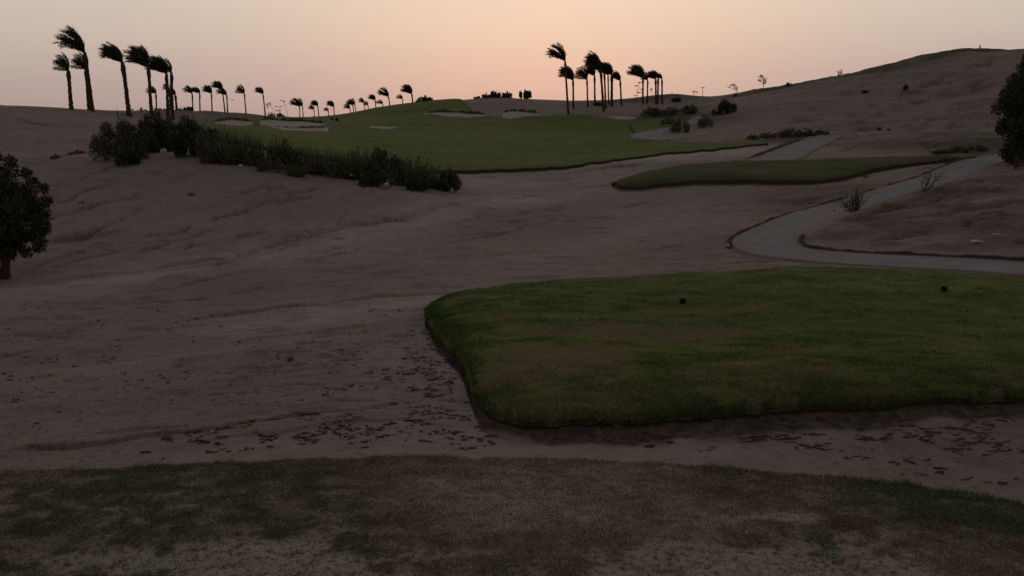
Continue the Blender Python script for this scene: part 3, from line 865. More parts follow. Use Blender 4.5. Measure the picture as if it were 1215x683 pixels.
def tee_grass():
    rng = np.random.default_rng(6)
    n = 480000
    t = rng.uniform(TEE.t0, min(TEE.t1, .80), n)
    a, b_ = TEE.near(t), TEE.far(t)
    r = a + (b_ - a) * rng.random(n) ** 1.25
    x, y = r * np.sin(t), r * np.cos(t)
    # distance to the edge, from a coarse table
    ti = np.linspace(TEE.t0, TEE.t1, 260); si = np.linspace(0, 1, 120)
    R = TEE.near(ti)[None] + (TEE.far(ti) - TEE.near(ti))[None] * si[:, None]
    D = TEE.edge_dist(R * np.sin(ti)[None], R * np.cos(ti)[None])
    ci = np.clip((t - TEE.t0) / (TEE.t1 - TEE.t0) * 259, 0, 258.999); ri = np.clip((r - a) / np.maximum(b_ - a, 1e-6) * 119, 0, 118.999)
    i, j = ri.astype(int), ci.astype(int); fi, fj = ri - i, ci - j
    d = (D[i, j] * (1 - fi) + D[i + 1, j] * fi) * (1 - fj) + (D[i, j + 1] * (1 - fi) + D[i + 1, j + 1] * fi) * fj
    bare = tee_bare(x, y)
    keep = rng.random(n) < np.clip(1.05 - .85 * bare, 0, 1)
    x, y, d, bare = x[keep], y[keep], d[keep], bare[keep]; n = len(x)
    z = base_z(x, y) + tee_height(x, y, d) - .006
    crs = np.clip(1 - np.abs((y - TEE.near(np.arctan2(x, y)) * np.cos(np.arctan2(x, y))) - .7) / .9, 0, 1)
    rag = np.clip(1 - d / .5, 0, 1)
    front = np.clip(1 - (y - TEE.near(np.arctan2(x, y)) * np.cos(np.arctan2(x, y))) / 2.6, 0, 1)
    tone = .22 + .60 * fbm(x * .30, y * .9, 151, 4, .6) + .70 * fbm(x * .9, y * 4.5, 153, 4, .65) + .38 * bare + .04 * front + .24 * crs * (rng.random(n) < .4) - .10 * np.clip((y - 13) / 3, 0, 1) + rng.normal(0, .13, n)
    ln = rng.uniform(.013, .028, n) * np.clip(1 + 1.2 * fbm(x * 2.5, y * 5, 155, 3, .6), .5, 1.8) * (1 + .9 * front + .6 * rag)
    # shaggy blades hanging over the cut edge
    m = 85000
    te = rng.uniform(TEE.t0, min(TEE.t1, .80), m); ne = TEE.near(te); re = ne + np.abs(rng.normal(0, .055, m)) - .01
    xe, ye = re * np.sin(te), re * np.cos(te); de = np.maximum(re - ne, 0)
    rag_n = fbm(te * 60, te * 0, 157, 5, .65)
    ze = base_z(xe, ye) + tee_height(xe, ye, de) - .012 - .03 * (re < ne)
    x, y, z = np.r_[x, xe], np.r_[y, ye], np.r_[z, ze]
    tone = np.r_[tone, .35 + .9 * rag_n + rng.normal(0, .2, m)]
    ln = np.r_[ln, rng.uniform(.018, .048, m) * np.clip(1 + 1.5 * rag_n, .4, 2)]; n = len(x)
    return blades('grass', TEEBLADE, x, y, z, ln, rng.uniform(.005, .011, n), np.clip(tone, 0, 1), (.1, 1.35), rng)
tee_grass()

# ------------------------------------------------------------------ dry flakes of crust and plant litter on the sand
def debris():
    rng = np.random.default_rng(9)
    V, F = [], []
    def scatter(poly, n, ln, clump):
        poly = np.array(poly, float)
        x0, y0 = poly.min(0); x1, y1 = poly.max(0)
        m = n * 14
        px = rng.uniform(x0, x1, m); py = rng.uniform(y0, y1, m)
        ins = np.zeros(m, bool)
        for (ax, ay), (bx, by) in zip(poly, np.roll(poly, -1, 0)):
            c = ((ay > py) != (by > py)) & (px < (bx - ax) * (py - ay) / (by - ay + 1e-9) + ax)
            ins ^= c
        ins &= vnoise(px / 26., py / 9., 161) > clump * (rng.random(m) - .2)
        px, py = px[ins], py[ins]
        k = slope_of(py); y = (EYE + 1.98) / k
        for _ in range(3):
            x = x_of(px, y, EYE - k * y); z = base_z(x, y); y = (EYE - z) / k
        ok = TEE.inside(x, y) < -.02
        x, y = x[ok][:n], y[ok][:n]
        z = base_z(x, y) + relief(x, y)
        for x, y, z in zip(x.tolist(), y.tolist(), z.tolist()):
            L = rng.uniform(.35, 1.15) * ln * rng.choice([.4, .6, .8, 1, 1.5]); W = L * rng.uniform(.04, .11); H = rng.uniform(.006, .02)
            a = rng.normal(.05, .20); m = 9
            ph = np.linspace(0, 2 * np.pi, m, endpoint=False)
            rr = 1 + .45 * rng.normal(size=m).clip(-1, 1)
            ex, ey = np.cos(ph) * L * rr, np.sin(ph) * W * rr
            X = x + ex * math.cos(a) - ey * math.sin(a); Y = y + ex * math.sin(a) + ey * math.cos(a)
            tip = rng.normal(0, .10, 2); Zb = z + ex * tip[0] * .4 + ey * tip[1]
            b0 = len(V)
            for q in range(m): V.append((X[q], Y[q], Zb[q] - .006))
            for q in range(m): V.append((x + (X[q] - x) * .86, y + (Y[q] - y) * .86, Zb[q] + H * rng.uniform(.4, 1.2)))
            V.append((x, y, z + H * 1.1))
            for q in range(m):
                q2 = (q + 1) % m
                F.append((b0 + q, b0 + q2, b0 + m + q2, b0 + m + q)); F.append((b0 + m + q, b0 + m + q2, b0 + 2 * m, b0 + 2 * m))
    scatter([(480,385),(505,400),(560,440),(575,485),(640,505),(560,512),(500,500),(470,440)], 240, .05, -.1)
    scatter([(400,430),(500,420),(570,490),(600,535),(430,530),(300,520),(330,480)], 250, .05, -.05)
    scatter([(600,505),(860,495),(1215,478),(1215,540),(1000,535),(700,525)], 260, .075, .0)
    scatter([(700,520),(1215,520),(1215,580),(900,545)], 80, .06, .0)
    scatter([(120,520),(330,470),(420,440),(420,520),(200,545)], 220, .05, .1)
    scatter([(0,350),(480,340),(460,440),(0,530)], 300, .035, .0)
    scatter([(505,378),(516,394),(545,425),(553,445),(540,440),(500,400)], 140, .045, -.2)
    F2 = [f if f[2] != f[3] else f[:3] for f in F]
    me = bpy.data.meshes.new('debris'); me.from_pydata(V, [], F2); me.update()
    tag(link('debris', me, [DEBRIS]), kind='stuff')
debris()

# ------------------------------------------------------------------ palms bent by the wind (it blows towards -x)
def palm_crown_mesh(seed, nf=46, lift=1.0):
    """unit crown: fronds reach about 1 to the left of the growing point and 0.9 above it"""
    rng = np.random.default_rng(seed)
    V, F = [], []
    wind = np.array([-1, 0, .02])
    for i in range(nf):
        u = i / nf
        phi = math.radians(rng.uniform(-14, 12) if u < .22 else rng.uniform(5, 52) if u < .86 else rng.uniform(48, 66)) / lift
        curl = math.radians(rng.uniform(48, 92)) * (1 - phi / 2.4)
        yaw = rng.uniform(-.42, .42) * (1.0 if u < .9 else .5)
        L = rng.uniform(.82, 1.16)
        t = np.linspace(0, 1, 9)
        ang = phi + curl * t ** 1.15
        stepd = np.stack([-np.sin(ang), yaw * (1 - .6 * t), np.cos(ang)], 1); stepd = unit(stepd)
        P = np.vstack([np.zeros(3), np.cumsum(stepd[:-1] * L / 8, 0)]) + np.array([0, 0, -.05])
        T = unit(np.gradient(P, axis=0))
        S = unit(np.cross(T, np.array([0.15, -.9, .35]) + rng.normal(0, .25, 3)))
        wR = np.linspace(.022, .006, 9)
        b0 = len(V)
        for k in range(9):
            V.append(P[k] - S[k] * wR[k]); V.append(P[k] + S[k] * wR[k]); V.append(P[k] + np.cross(T[k], S[k]) * wR[k] * 1.2)
        for k in range(8):
            a = b0 + 3 * k
            for c0, c1 in ((0, 1), (1, 2), (2, 0)):
                F.append((a + c0, a + c1, a + 3 + c1, a + 3 + c0))
        m = 22
        for k in range(m):
            u = .12 + .88 * (k + rng.random() * .6) / m
            fi = u * 8; i0 = min(int(fi), 7); fr = fi - i0
            p = P[i0] * (1 - fr) + P[i0 + 1] * fr; tt = T[i0]; ss = S[i0]
            ll = .30 * (1 - .65 * abs(u - .4) ** 1.2) * rng.uniform(.75, 1.15)
            for sgn in (-1, 1):
                d = tt * .95 + ss * sgn * rng.uniform(.18, .5) + wind * .30 + rng.normal(0, .10, 3); d /= np.linalg.norm(d)
                w_ = np.cross(d, rng.normal(size=3)); w_ = w_ / np.linalg.norm(w_) * rng.uniform(.009, .015)
                b1 = len(V)
                V += [p, p + d * ll * .45 + w_, p + d * ll, p + d * ll * .45 - w_]
                F.append((b1, b1 + 1, b1 + 2, b1 + 3))
    return mesh_np('crown', np.array(V), np.array(F), False)

def palm_trunk_mesh(seed, bow, bulge=True):
    """unit trunk: one metre tall, about 0.1 thick at the foot; scaled to each tree"""
    rng = np.random.default_rng(seed)
    mb = MB(); n = 30; pts, rad = [], []
    for i in range(n):
        t = i / (n - 1)
        pts.append((bow * t * (1 - t) * .5 + .004 * rng.normal(), .006 * math.sin(3 * t + seed), t * 1.0))
        r = .050 - .016 * t + .012 * math.exp(-t * 14)
        if bulge: r += .016 * math.exp(-((t - .88) / .11) ** 2) - .006 * math.exp(-((t - .99) / .04) ** 2)
        rad.append(r * (1 + (.02 if i % 2 else -.01) + .02 * rng.normal()))
    mb.tube(pts, rad, 10)
    # old frond stubs round the upper trunk
    for k in range(20):
        t = rng.uniform(.60, .99); a = rng.uniform(0, 6.28); r = .045
        p = Vector((bow * t * (1 - t) * .5 + math.cos(a) * r * .8, math.sin(a) * r * .8, t))
        d = Vector((math.cos(a) * .7 - .25, math.sin(a) * .7, .55)).normalized() * rng.uniform(.012, .03)
        s = d.cross(Vector((0, 0, 1))).normalized() * .010
        mb.poly([p - s, p + s, p + d])
    return mb.mesh('trunk')

def add_mats(me, mats):
    for m in mats: me.materials.append(m)
    return me
CROWNS = [add_mats(palm_crown_mesh(200 + i, nf, lf), [PALMLEAF]) for i, (nf, lf) in enumerate([(28, 1.0), (36, 1.1), (22, .9), (20, .8), (48, 1.15)])]
TRUNKS = [add_mats(palm_trunk_mesh(220 + i, bw), [BARK]) for i, bw in enumerate([-.02, .05, -.06, .10])]

def palm(bx, y, ax, ay, span, crown, trunk, label, group, thick=1.0, sink=.12, base_row=None):
    """bx: column of the foot, y: distance, (ax, ay): where the fronds spring from, span: columns the crown reaches to the left"""
    X, Y, Z = ground_by(bx, y)
    ztop = EYE - slope_of(ay) * Y
    H = ztop - Z + sink
    xt = x_of(ax, Y, ztop)
    root = empty('palm_tree', (X, Y, Z - sink))
    tag(root, label, 'palm', group)
    lean = math.atan2(xt - X, H); L = math.hypot(xt - X, H)
    tr = bpy.data.objects.new('trunk', TRUNKS[trunk]); col.objects.link(tr); tr.parent = root
    wd = (.39 * thick) / .1
    tr.scale = (wd, wd, L); tr.rotation_euler = (0, lean, random.uniform(0, .0))
    cr = bpy.data.objects.new('crown', CROWNS[crown]); col.objects.link(cr); cr.parent = root
    s = metres(span, Y) / .92
    cr.location = (xt - X, 0, H); cr.scale = (s * random.uniform(.86, 1.12), s, s * random.uniform(.84, 1.14)); cr.rotation_euler = (0, 0, random.uniform(-.35, .35))
    return root

random.seed(4)
GA = 'tall palms on the left ridge'
GB = 'small palms in a row on the far left ridge'
GC = 'small palms on the crest behind the fairway'
GD = 'palms clustered on the knoll behind the fairway'
GE = 'palms in the smaller clump on the knoll'
palm(84.5, 73, 81, 84, 20, 2, 0, 'shortest and leftmost of the tall windblown palms on the left ridge', GA, .95)
palm(109.5, 74, 100.5, 62, 26, 0, 1, 'tallest windblown palm on the left ridge, crown flung out in two tufts', GA, .95)
palm(105.5, 79, 101.5, 82, 18, 2, 0, 'lower palm half hidden behind the tallest palm on the left ridge', GA, .8)
palm(153, 74, 145, 74, 24, 4, 3, 'leaning palm with the fullest, roundest crown on the left ridge', GA, 1.1)
palm(180, 76, 176, 79, 24, 1, 0, 'palm with a ragged split crown, standing alone right of the round crowned palm', GA, .9)
palm(199.5, 80, 197.5, 87, 20, 1, 0, 'left palm of the touching pair at the right end of the tall palms', GA, .85)
palm(205, 81, 203.5, 86, 15, 2, 2, 'right palm of the touching pair at the right end of the tall palms', GA, .85)
palm(202.5, 96, 201, 107, 9, 3, 1, 'small low palm seen between the trunks of the touching pair', GA, .8)
palm(209.5, 98, 208, 113, 8, 1, 1, 'small low palm close against the right side of the touching pair', GA, .8)
palm(186, 108, 185, 111, 9, 3, 0, 'small distant palm just right of the ragged crowned palm trunk', GA, .6)
B = [(229, 122, 228, 111, 10, 0, 'leftmost of the small palms in the far row, beside a dark bush'),
     (237.5, 124, 237, 111, 9, 4, 'second small palm from the left in the far row'),
     (251.8, 126, 251, 111, 10, 1, 'small palm standing alone between two pairs in the far row'),
     (267, 128, 263.5, 106, 10, 1, 'taller palm of the leaning pair in the far row'),
     (270, 128, 269, 113, 10, 0, 'shorter palm of the leaning pair in the far row'),
     (292, 132, 290, 111, 11, 2, 'small palm with a thin upright frond and a hanging dead leaf'),
     (314.8, 135, 312, 111.5, 9, 4, 'slender palm with a compact crown at the right end of the far row')]
for bx, y, ax, ay, sp, c, lb in B: palm(bx, y, ax, ay, sp, c, random.randrange(4), lb, GB, .62)
C_ = [(355.8, 148, 355.5, 126.5, 9, 0, .5, 'small left palm of the first low pair on the crest left of the fairway'),
      (360, 148, 359, 126, 8, 2, .5, 'small right palm of the first low pair on the crest left of the fairway'),
      (372.8, 147, 372.5, 130, 6, 3, .5, 'low squat palm left of a slightly taller one on the crest'),
      (378.5, 147, 377, 126, 8, 1, .55, 'slightly taller palm right of the low squat one on the crest'),
      (389.8, 147, 389.5, 132, 6, 3, .5, 'very low palm, hardly more than a tuft, on the crest'),
      (396.8, 147, 396, 127, 8, 4, .55, 'round crowned small palm right of the very low tuft'),
      (415.8, 148, 415, 129, 7, 3, .5, 'lowest palm of the group of three at the foot of the crest'),
      (419.8, 149, 418.5, 125, 7, 0, .5, 'middle palm of the group of three at the foot of the crest'),
      (422.8, 150, 421, 124.5, 7, 2, .5, 'right palm of the group of three at the foot of the crest'),
      (433.5, 149, 432, 122.5, 7, 0, .5, 'thin palm left of its lower twin on the rising crest'),
      (437.8, 149, 436.5, 125, 5, 2, .45, 'lower thin palm beside its twin on the rising crest'),
      (446.2, 148, 445, 119, 8, 1, .6, 'upright palm with dense crown halfway up the rising crest'),
      (462.5, 147, 461, 115, 12, 0, .65, 'broad crowned palm on the rising crest above low bushes'),
      (455, 147, 454, 123.5, 6, 3, .5, 'low palm tuft at the foot of the broad crowned palm'),
      (478.3, 146, 477.5, 117.5, 7, 3, .5, 'small palm left of the tallest one on the crest'),
      (490, 145, 488.5, 111.5, 11, 1, .8, 'tallest palm on the rising crest, beside a dome shaped bush')]
for bx, y, ax, ay, sp, c, th, lb in C_: palm(bx, y, ax, ay, sp, c, random.randrange(4), lb, GC, th)
D_ = [(674.5, 107, 670.5, 72, 19, 0, .8, 2, 'tallest palm of the knoll, standing forward at its left with a flat streaming crown'),
      (680.5, 116, 680, 95, 15, 4, .8, 0, 'palm close behind the tallest one on the knoll, with a drooping crown'),
      (697.5, 117, 696.5, 94, 14, 2, .7, 0, 'palm alone in the gap between the tallest palm and the dense cluster'),
      (706, 120, 705.5, 90, 13, 1, .8, 0, 'leftmost trunk of the dense cluster on the knoll'),
      (716.2, 108, 712.5, 83, 20, 4, .95, 1, 'front palm of the dense cluster with the largest dark crown'),
      (719, 112, 717, 85, 14, 1, .75, 0, 'palm just behind the largest crown in the dense cluster'),
      (722.3, 118, 721.5, 89, 12, 0, .6, 0, 'thin palm in the middle of the dense cluster'),
      (726, 115, 726, 89, 14, 1, 1.1, 0, 'thick trunked palm at the right of the dense cluster'),
      (737.5, 117, 736, 96, 11, 4, .75, 0, 'palm standing a step apart right of the dense cluster')]
for bx, y, ax, ay, sp, c, th, tr, lb in D_: palm(bx, y, ax, ay, sp, c, tr, lb, GD, th)
E_ = [(762.8, 117, 763, 92, 16, 1, .75, 0, 'left palm of the small clump, its crown the highest and widest there'),
      (768.2, 118, 768.5, 95, 9, 2, .65, 2, 'second palm of the small clump, crown tangled with its neighbours'),
      (778.5, 114, 778, 94, 11, 1, .8, 0, 'left one of the two touching thick trunks in the small clump'),
      (780.5, 117, 781, 93, 11, 4, .8, 0, 'right one of the two touching thick trunks in the small clump'),
      (785.8, 114, 785.5, 94, 7, 4, .7, 0, 'straight palm at the right end of the small clump')]
for bx, y, ax, ay, sp, c, th, tr, lb in E_: palm(bx, y, ax, ay, sp, c, tr, lb, GE, th)

# ------------------------------------------------------------------ shrubs and trees
def stems_mesh(seed, n, h, spread, r=.02, levels=2, base=.06, top=.85):
    rng = np.random.default_rng(seed); mb = MB(); tips = []
    def grow(p, d, ln, rad, lv):
        pts, rr = [p], [rad]; q = p
        for k in range(4):
            d2 = (d + Vector(rng.normal(0, .16, 3))).normalized()
            q = q + d2 * ln / 4; pts.append(q); rr.append(rad * (1 - .18 * (k + 1)))
        mb.tube(pts, rr, 5, cap=False); tips.append(q)
        if lv > 0:
            for _ in range(3):
                i = rng.integers(2, 5)
                dd = (d + Vector((rng.normal(0, .6), rng.normal(0, .6), rng.normal(.1, .35)))).normalized()
                grow(pts[i], dd, ln * .6, rad * .5, lv - 1)
    for _ in range(n):
        a = rng.uniform(0, 6.283); s = rng.uniform(0, spread)
        grow(Vector((math.cos(a) * base, math.sin(a) * base, -.05)), Vector((math.cos(a) * s, math.sin(a) * s, 1)).normalized(), h * rng.uniform(.55, top), r, levels)
    return mb.mesh('stem'), tips

def foliage_mesh(seed, blobs, per, ln, wd, up=.25, hang=0.0, jitter=1.0):
    """blobs: (x, y, z, rx, ry, rz); leaves packed in the outer part of each blob"""
    rng = np.random.default_rng(seed); C, D, LN = [], [], []
    for (x, y, z, rx, ry, rz) in blobs:
        m = max(4, int(per * (rx * ry * rz) ** .5))
        d = unit(rng.normal(size=(m, 3)))
        rad = rng.random(m) ** .42
        p = d * rad[:, None] * np.array([rx, ry, rz]) + np.array([x, y, z])
        p += rng.normal(0, .05 * jitter, (m, 3)) * np.array([rx, ry, rz])
        dd = unit(d * .8 + rng.normal(0, .55, (m, 3)) + np.array([0, 0, up - hang]))
        C.append(p); D.append(dd); LN.append(ln * rng.uniform(.6, 1.35, m))
    C, D, LN = np.concatenate(C), np.concatenate(D), np.concatenate(LN)
    ok = C[:, 2] > -.05
    V, F = leaf_arrays(C[ok], D[ok], LN[ok], LN[ok] * wd / ln, rng)
    return mesh_np('foliage', V, F, False)

def blob_cloud(seed, n, w, h, size, low=.15, dome=1.0, depth=1.0):
    rng = np.random.default_rng(seed); out = []
    for _ in range(n):
        a = rng.uniform(0, 6.283); q = math.sqrt(rng.random())
        x, y = math.cos(a) * q * w, math.sin(a) * q * w * depth
        top = h * (1 - dome * .55 * q * q)
        z = rng.uniform(low, 1) * top
        s = size * rng.uniform(.6, 1.35)
        out.append((x, y, z, s, s, s * rng.uniform(.8, 1.2)))
    return out

def shrub(proto, loc, s, rz, label, group, cat='shrub', name='shrub'):
    root = empty(name, loc, rz); tag(root, label, cat, group)
    for nm, me in proto:
        o = bpy.data.objects.new(nm, me); col.objects.link(o); o.parent = root
    root.scale = (s[0], s[1] if len(s) > 2 else s[0], s[-1])
    return root

def proto(seed, n, w, h, size, per, ln, wd, leaf, stems=7, dome=1.0, low=.12, up=.25, spread=.5, hang=0.0):
    st, tips = stems_mesh(seed, stems, h, spread)
    st.materials.append(BARK)
    fo = foliage_mesh(seed + 1, blob_cloud(seed + 2, n, w, h, size, low, dome), per, ln, wd, up, hang)
    fo.materials.append(leaf)
    return [('stem', st), ('foliage', fo)]

# upright feathery shrub: many wand-like shoots with leaves along them
def wand_proto(seed, nw, w, h, leaf, ln=.11, wd=.022):
    rng = np.random.default_rng(seed); mb = MB(); C, D = [], []
    for _ in range(nw):
        a = rng.uniform(0, 6.283); q = math.sqrt(rng.random()) * w
        p0 = Vector((math.cos(a) * q * .6, math.sin(a) * q * .6, -.05))
        hh = h * rng.uniform(.45, 1.05) * (1 - .25 * (q / w))
        lean = Vector((math.cos(a) * q * .9 - .08 * hh, math.sin(a) * q * .7, hh))
        pts = [p0 + lean * t + Vector((-.10 * hh * t * t, 0, -.04 * hh * t * t)) for t in (0, .25, .5, .75, 1)]
        mb.tube(pts, [.014, .012, .010, .007, .004], 4, cap=False)
        m = int(58 * hh)
        t = rng.uniform(.06, 1.02, m); idx = np.clip((t * 4).astype(int), 0, 3); f = t * 4 - idx
        P = np.array([tuple(v) for v in pts]); c = P[idx] * (1 - f)[:, None] + P[idx + 1] * f[:, None]
        c += rng.normal(0, .045, c.shape)
        d = unit(rng.normal(0, .55, c.shape) + np.array([-.15, 0, .75]))
        C.append(c); D.append(d)
    C, D = np.concatenate(C), np.concatenate(D)
    V, F = leaf_arrays(C + D * ln * .4, D, ln * rng.uniform(.6, 1.4, len(C)), wd, rng)
    fo = mesh_np('foliage', V, F, False); fo.materials.append(leaf)
    st = mb.mesh('stem'); st.materials.append(BARK)
    return [('stem', st), ('foliage', fo)]

P_DARK = [proto(300, 46, .95, 1.0, .24, 2300, .085, .05, DARKLEAF), proto(310, 52, .95, 1.0, .22, 2500, .085, .05, DARKLEAF)]
P_OLIVE = [proto(320, 40, .95, 1.0, .20, 1900, .10, .03, OLIVELEAF, up=.5), proto(330, 40, .9, 1.0, .2, 1900, .10, .03, OLIVELEAF, up=.5)]
P_WAND = [wand_proto(340 + i, 95, .95, 1.0, MIDLEAF) for i in range(3)]
random.seed(8)
HG = 'shrubs in the hedge-like belt on the left slope'
# (column, base row, half width in columns, height in columns, proto, label)
H_ = [(140, 190.5, 29, 52, P_OLIVE[0], 'olive grey wispy shrub at the left end of the shrub belt, below the palms'),
      (184, 181, 24, 46, P_DARK[0], 'dark rounded shrub right of the olive grey wispy one'),
      (230, 186, 29, 50, P_DARK[1], 'largest dark rounded shrub, standing highest in the belt'),
      (204, 176, 15, 30, P_OLIVE[1], 'lower dull shrub between the two dark rounded shrubs'),
      (268, 195, 24, 44, P_WAND[0], 'olive green upright shrub just right of the largest dark one'),
      (302, 197.5, 24, 42, P_WAND[1], 'feathery upright shrub, second one right of the largest dark shrub'),
      (336, 201, 24, 36, P_OLIVE[1], 'rounder olive shrub amid the feathery ones, third right of the largest dark shrub'),
      (366, 206.5, 22, 40, P_WAND[0], 'feathery upright shrub just left of the middle of the belt, above pale litter'),
      (398, 211.5, 23, 42, P_WAND[1], 'feathery upright shrub with ragged top in the middle of the belt'),
      (428, 214.5, 22, 44, P_WAND[2], 'tallest feathery shrub in the right half of the belt'),
      (456, 217.5, 21, 40, P_DARK[1], 'rounder dark shrub just right of the tallest feathery one'),
      (482, 221.5, 20, 44, P_WAND[1], 'feathery shrub third from the right end of the belt'),
      (508, 224, 18, 36, P_WAND[2], 'sloping feathery shrub second from the right end of the belt'),
      (532, 227.5, 15, 23, P_DARK[0], 'small round dark shrub closing the right end of the belt')]
for i, (px, py, hw, hh, pr, lb) in enumerate(H_):
    x, y, z = ground_at(px, py)
    y += .3
    w, h = metres(hw, y) * (1.32 if pr in P_WAND else 1.12), metres(hh, y) * random.uniform(.86, 1.16)
    shrub(pr, (x, y, z + .05), (w, w * .7, h), random.uniform(-.3, .3) if pr in P_WAND else random.uniform(0, 6.28), lb, HG)
# lower fill plants in front of the belt foot
SK = 'small skirt bushes at the foot of the shrub belt'
for px, py, hw, hh, pr, lb in [(252, 194, 14, 20, P_OLIVE[1], 'low olive skirt bush in front of the largest dark shrub'),
                               (320, 204, 15, 17, P_OLIVE[0], 'low olive skirt bush at the foot of the feathery shrubs, left one'),
                               (352, 210, 13, 18, P_WAND[1], 'low wispy skirt bush at the foot of the feathery shrubs, beside pale litter'),
                               (152, 196, 13, 20, P_DARK[1], 'small dark bush in front of the olive grey wispy shrub'),
                               (440, 221, 14, 15, P_DARK[1], 'low dark skirt bush below the tallest feathery shrub'),
                               (495, 226, 13, 15, P_DARK[0], 'low dark skirt bush near the right end of the belt')]:
    x, y, z = ground_at(px, py)
    w, h = metres(hw, y), metres(hh, y)
    shrub(pr, (x, y, z + .03), (w, w, h), random.uniform(0, 6), lb, SK)

# the dark tree at the left edge
def left_tree():
    x, y, z = ground_at(6, 331)
    y0 = y
    root = empty('tree', (x, y, z)); tag(root, 'dense dark tree with a short leaning trunk at the left edge of the sand', 'tree')
    m = lambda px: px / FPX * y0
    rng = np.random.default_rng(400)
    mb = MB(); tips = []
    tr = [Vector((0, 0, -.15)), Vector((.02, 0, .2)), Vector((.07, .02, .45)), Vector((.05, .02, .75)), Vector((-.02, 0, 1.1))]
    mb.tube(tr, [.15, .11, .10, .09, .07], 9)
    limbs = []
    for k in range(11):
        a = k * 2.4; p = tr[2 + k % 3]
        d = Vector((math.cos(a) * .8, math.sin(a) * .8, .75)).normalized()
        pts = [p]; q = p
        for j in range(5):
            d = (d + Vector(rng.normal(0, .14, 3)) + Vector((0, 0, .06))).normalized(); q = q + d * .30; pts.append(q)
        mb.tube(pts, [.055, .045, .036, .028, .02, .01], 6, cap=False); tips.append(q)
    link('trunk', mb.mesh('trunk'), [BARK], root)
    blobs = []
    # crown outline: columns right of the trunk and rows above the foot, as clumps of leaves
    for k in range(150):
        a = rng.uniform(0, 6.283); u = rng.uniform(-1, 1); q = rng.random() ** .4
        rr = math.sqrt(1 - u * u) * q
        zz = 1.62 + u * q * 1.22
        wdt = 1.18 - .18 * max(0, (zz - 1.9)) - .30 * max(0, 1.1 - zz)
        blobs.append((math.cos(a) * rr * wdt - .12, math.sin(a) * rr * wdt, zz, *(rng.uniform(.13, .25),) * 3))
    for px, py in [(62, 222), (66, 236), (58, 268), (60, 285), (52, 292), (40, 205), (30, 190), (16, 186), (8, 183), (45, 296), (22, 297), (52, 215), (-30, 190), (-50, 200)]:
        blobs.append((m(px - 6), rng.uniform(-.3, .3), m(331 - py), .15, .15, .14))
    cr = link('crown', foliage_mesh(402, blobs, 2600, .075, .05, up=.1), [DARKLEAF], root)
    rd = link('dry_leaves', foliage_mesh(403, [(m(57), -.25, m(331 - 225), .10, .1, .11), (m(60), -.2, m(331 - 218), .06, .06, .07)], 1500, .06, .04), [REDLEAF], root)
    rd['label'] = 'patch of reddish dead leaves at the right of the crown'
left_tree()

def right_tree():
    x, y, z = ground_at(1222, 196)
    root = empty('tree', (x, y, z)); tag(root, 'tall dark bushy tree cut off by the right edge, beside the path', 'tree')
    rng = np.random.default_rng(410); m = lambda px: px / FPX * y
    mb = MB()
    for k in range(6):
        a = k * 1.05; q = Vector((math.cos(a) * .15, math.sin(a) * .15, -.1)); d = Vector((math.cos(a) * .35, math.sin(a) * .35, 1)).normalized(); pts = [q]
        for j in range(6):
            d = (d + Vector(rng.normal(0, .12, 3))).normalized(); q = q + d * .72; pts.append(q)
        mb.tube(pts, [.11, .09, .075, .06, .045, .03, .015], 6, cap=False)
    link('trunk', mb.mesh('trunk'), [BARK], root)
    blobs = []
    H = m(128)
    for k in range(170):
        a = rng.uniform(0, 6.283); t = rng.random(); q = math.sqrt(rng.random())
        prof = np.interp(t, [0, .12, .35, .6, .8, .92, 1], [.55, .72, .98, 1.0, .85, .62, .35])
        wdt = m(41) * prof
        s = rng.uniform(.30, .55)
        blobs.append((math.cos(a) * q * wdt, math.sin(a) * q * wdt, .25 + t * (H - .5), s, s, s))
    link('crown', foliage_mesh(412, blobs, 1000, .13, .085, up=.1), [DARKLEAF], root)
right_tree()

# far bushes on the crests -------------------------------------------
P_FAR = [proto(430, 34, 1.0, 1.0, .30, 420, .20, .12, DARKLEAF, 5, dome=.8, low=.05), proto(436, 30, 1.0, 1.0, .28, 380, .20, .12, DARKLEAF, 5, dome=.5, low=.05), proto(442, 26, 1.0, 1.0, .26, 330, .20, .10, OLIVELEAF, 5, dome=.7, low=.05)]
FB = 'dark bushes along the skyline'
FAR_ = [(166, 100, 9, 10, 1, 'low dark bush behind the ragged crowned palm on the left ridge'),
        (190, 104, 9, 9, 0, 'dark bush on the ridge between the ragged palm and the touching pair'),
        (220, 114, 9, 10, 0, 'dark bush between the touching tall pair and the far palm row'),
        (333, 142, 4, 5, 1, 'tiny bush right of the far palm row, left of a bare sapling'),
        (322, 140, 4, 5, 2, 'tiny low bush at the foot of the slender far palm'),
        (503, 143.5, 9, 8, 1, 'dome shaped dark bush right of the tallest crest palm'),
        (532, 152, 6, 7, 0, 'left half of the flat double bush on the crest'),
        (542, 152, 7, 6, 1, 'right half of the flat double bush on the crest'),
        (566, 147, 4, 5, 0, 'smallest bush at the left foot of the far sand hill'),
        (577, 147, 5, 7, 1, 'bush on the left shoulder of the far sand hill'),
        (588, 146, 6, 9, 0, 'round bush rising above its neighbours on the far sand hill'),
        (601, 146, 6, 8, 1, 'bush at the right of the three on the far sand hill'),
        (710, 118, 5, 5, 0, 'low bush between the trunks of the dense palm cluster'),
        (802, 118, 5, 6, 0, 'small dark bush just right of the small palm clump')]
for px, y, hw, hh, pr, lb in FAR_:
    x, y, z = ground_by(px, y)
    shrub(P_FAR[pr], (x, y, z - .1), (metres(hw, y), metres(hw, y), metres(hh, y)), random.uniform(0, 6), lb, FB, 'bush', 'bush')
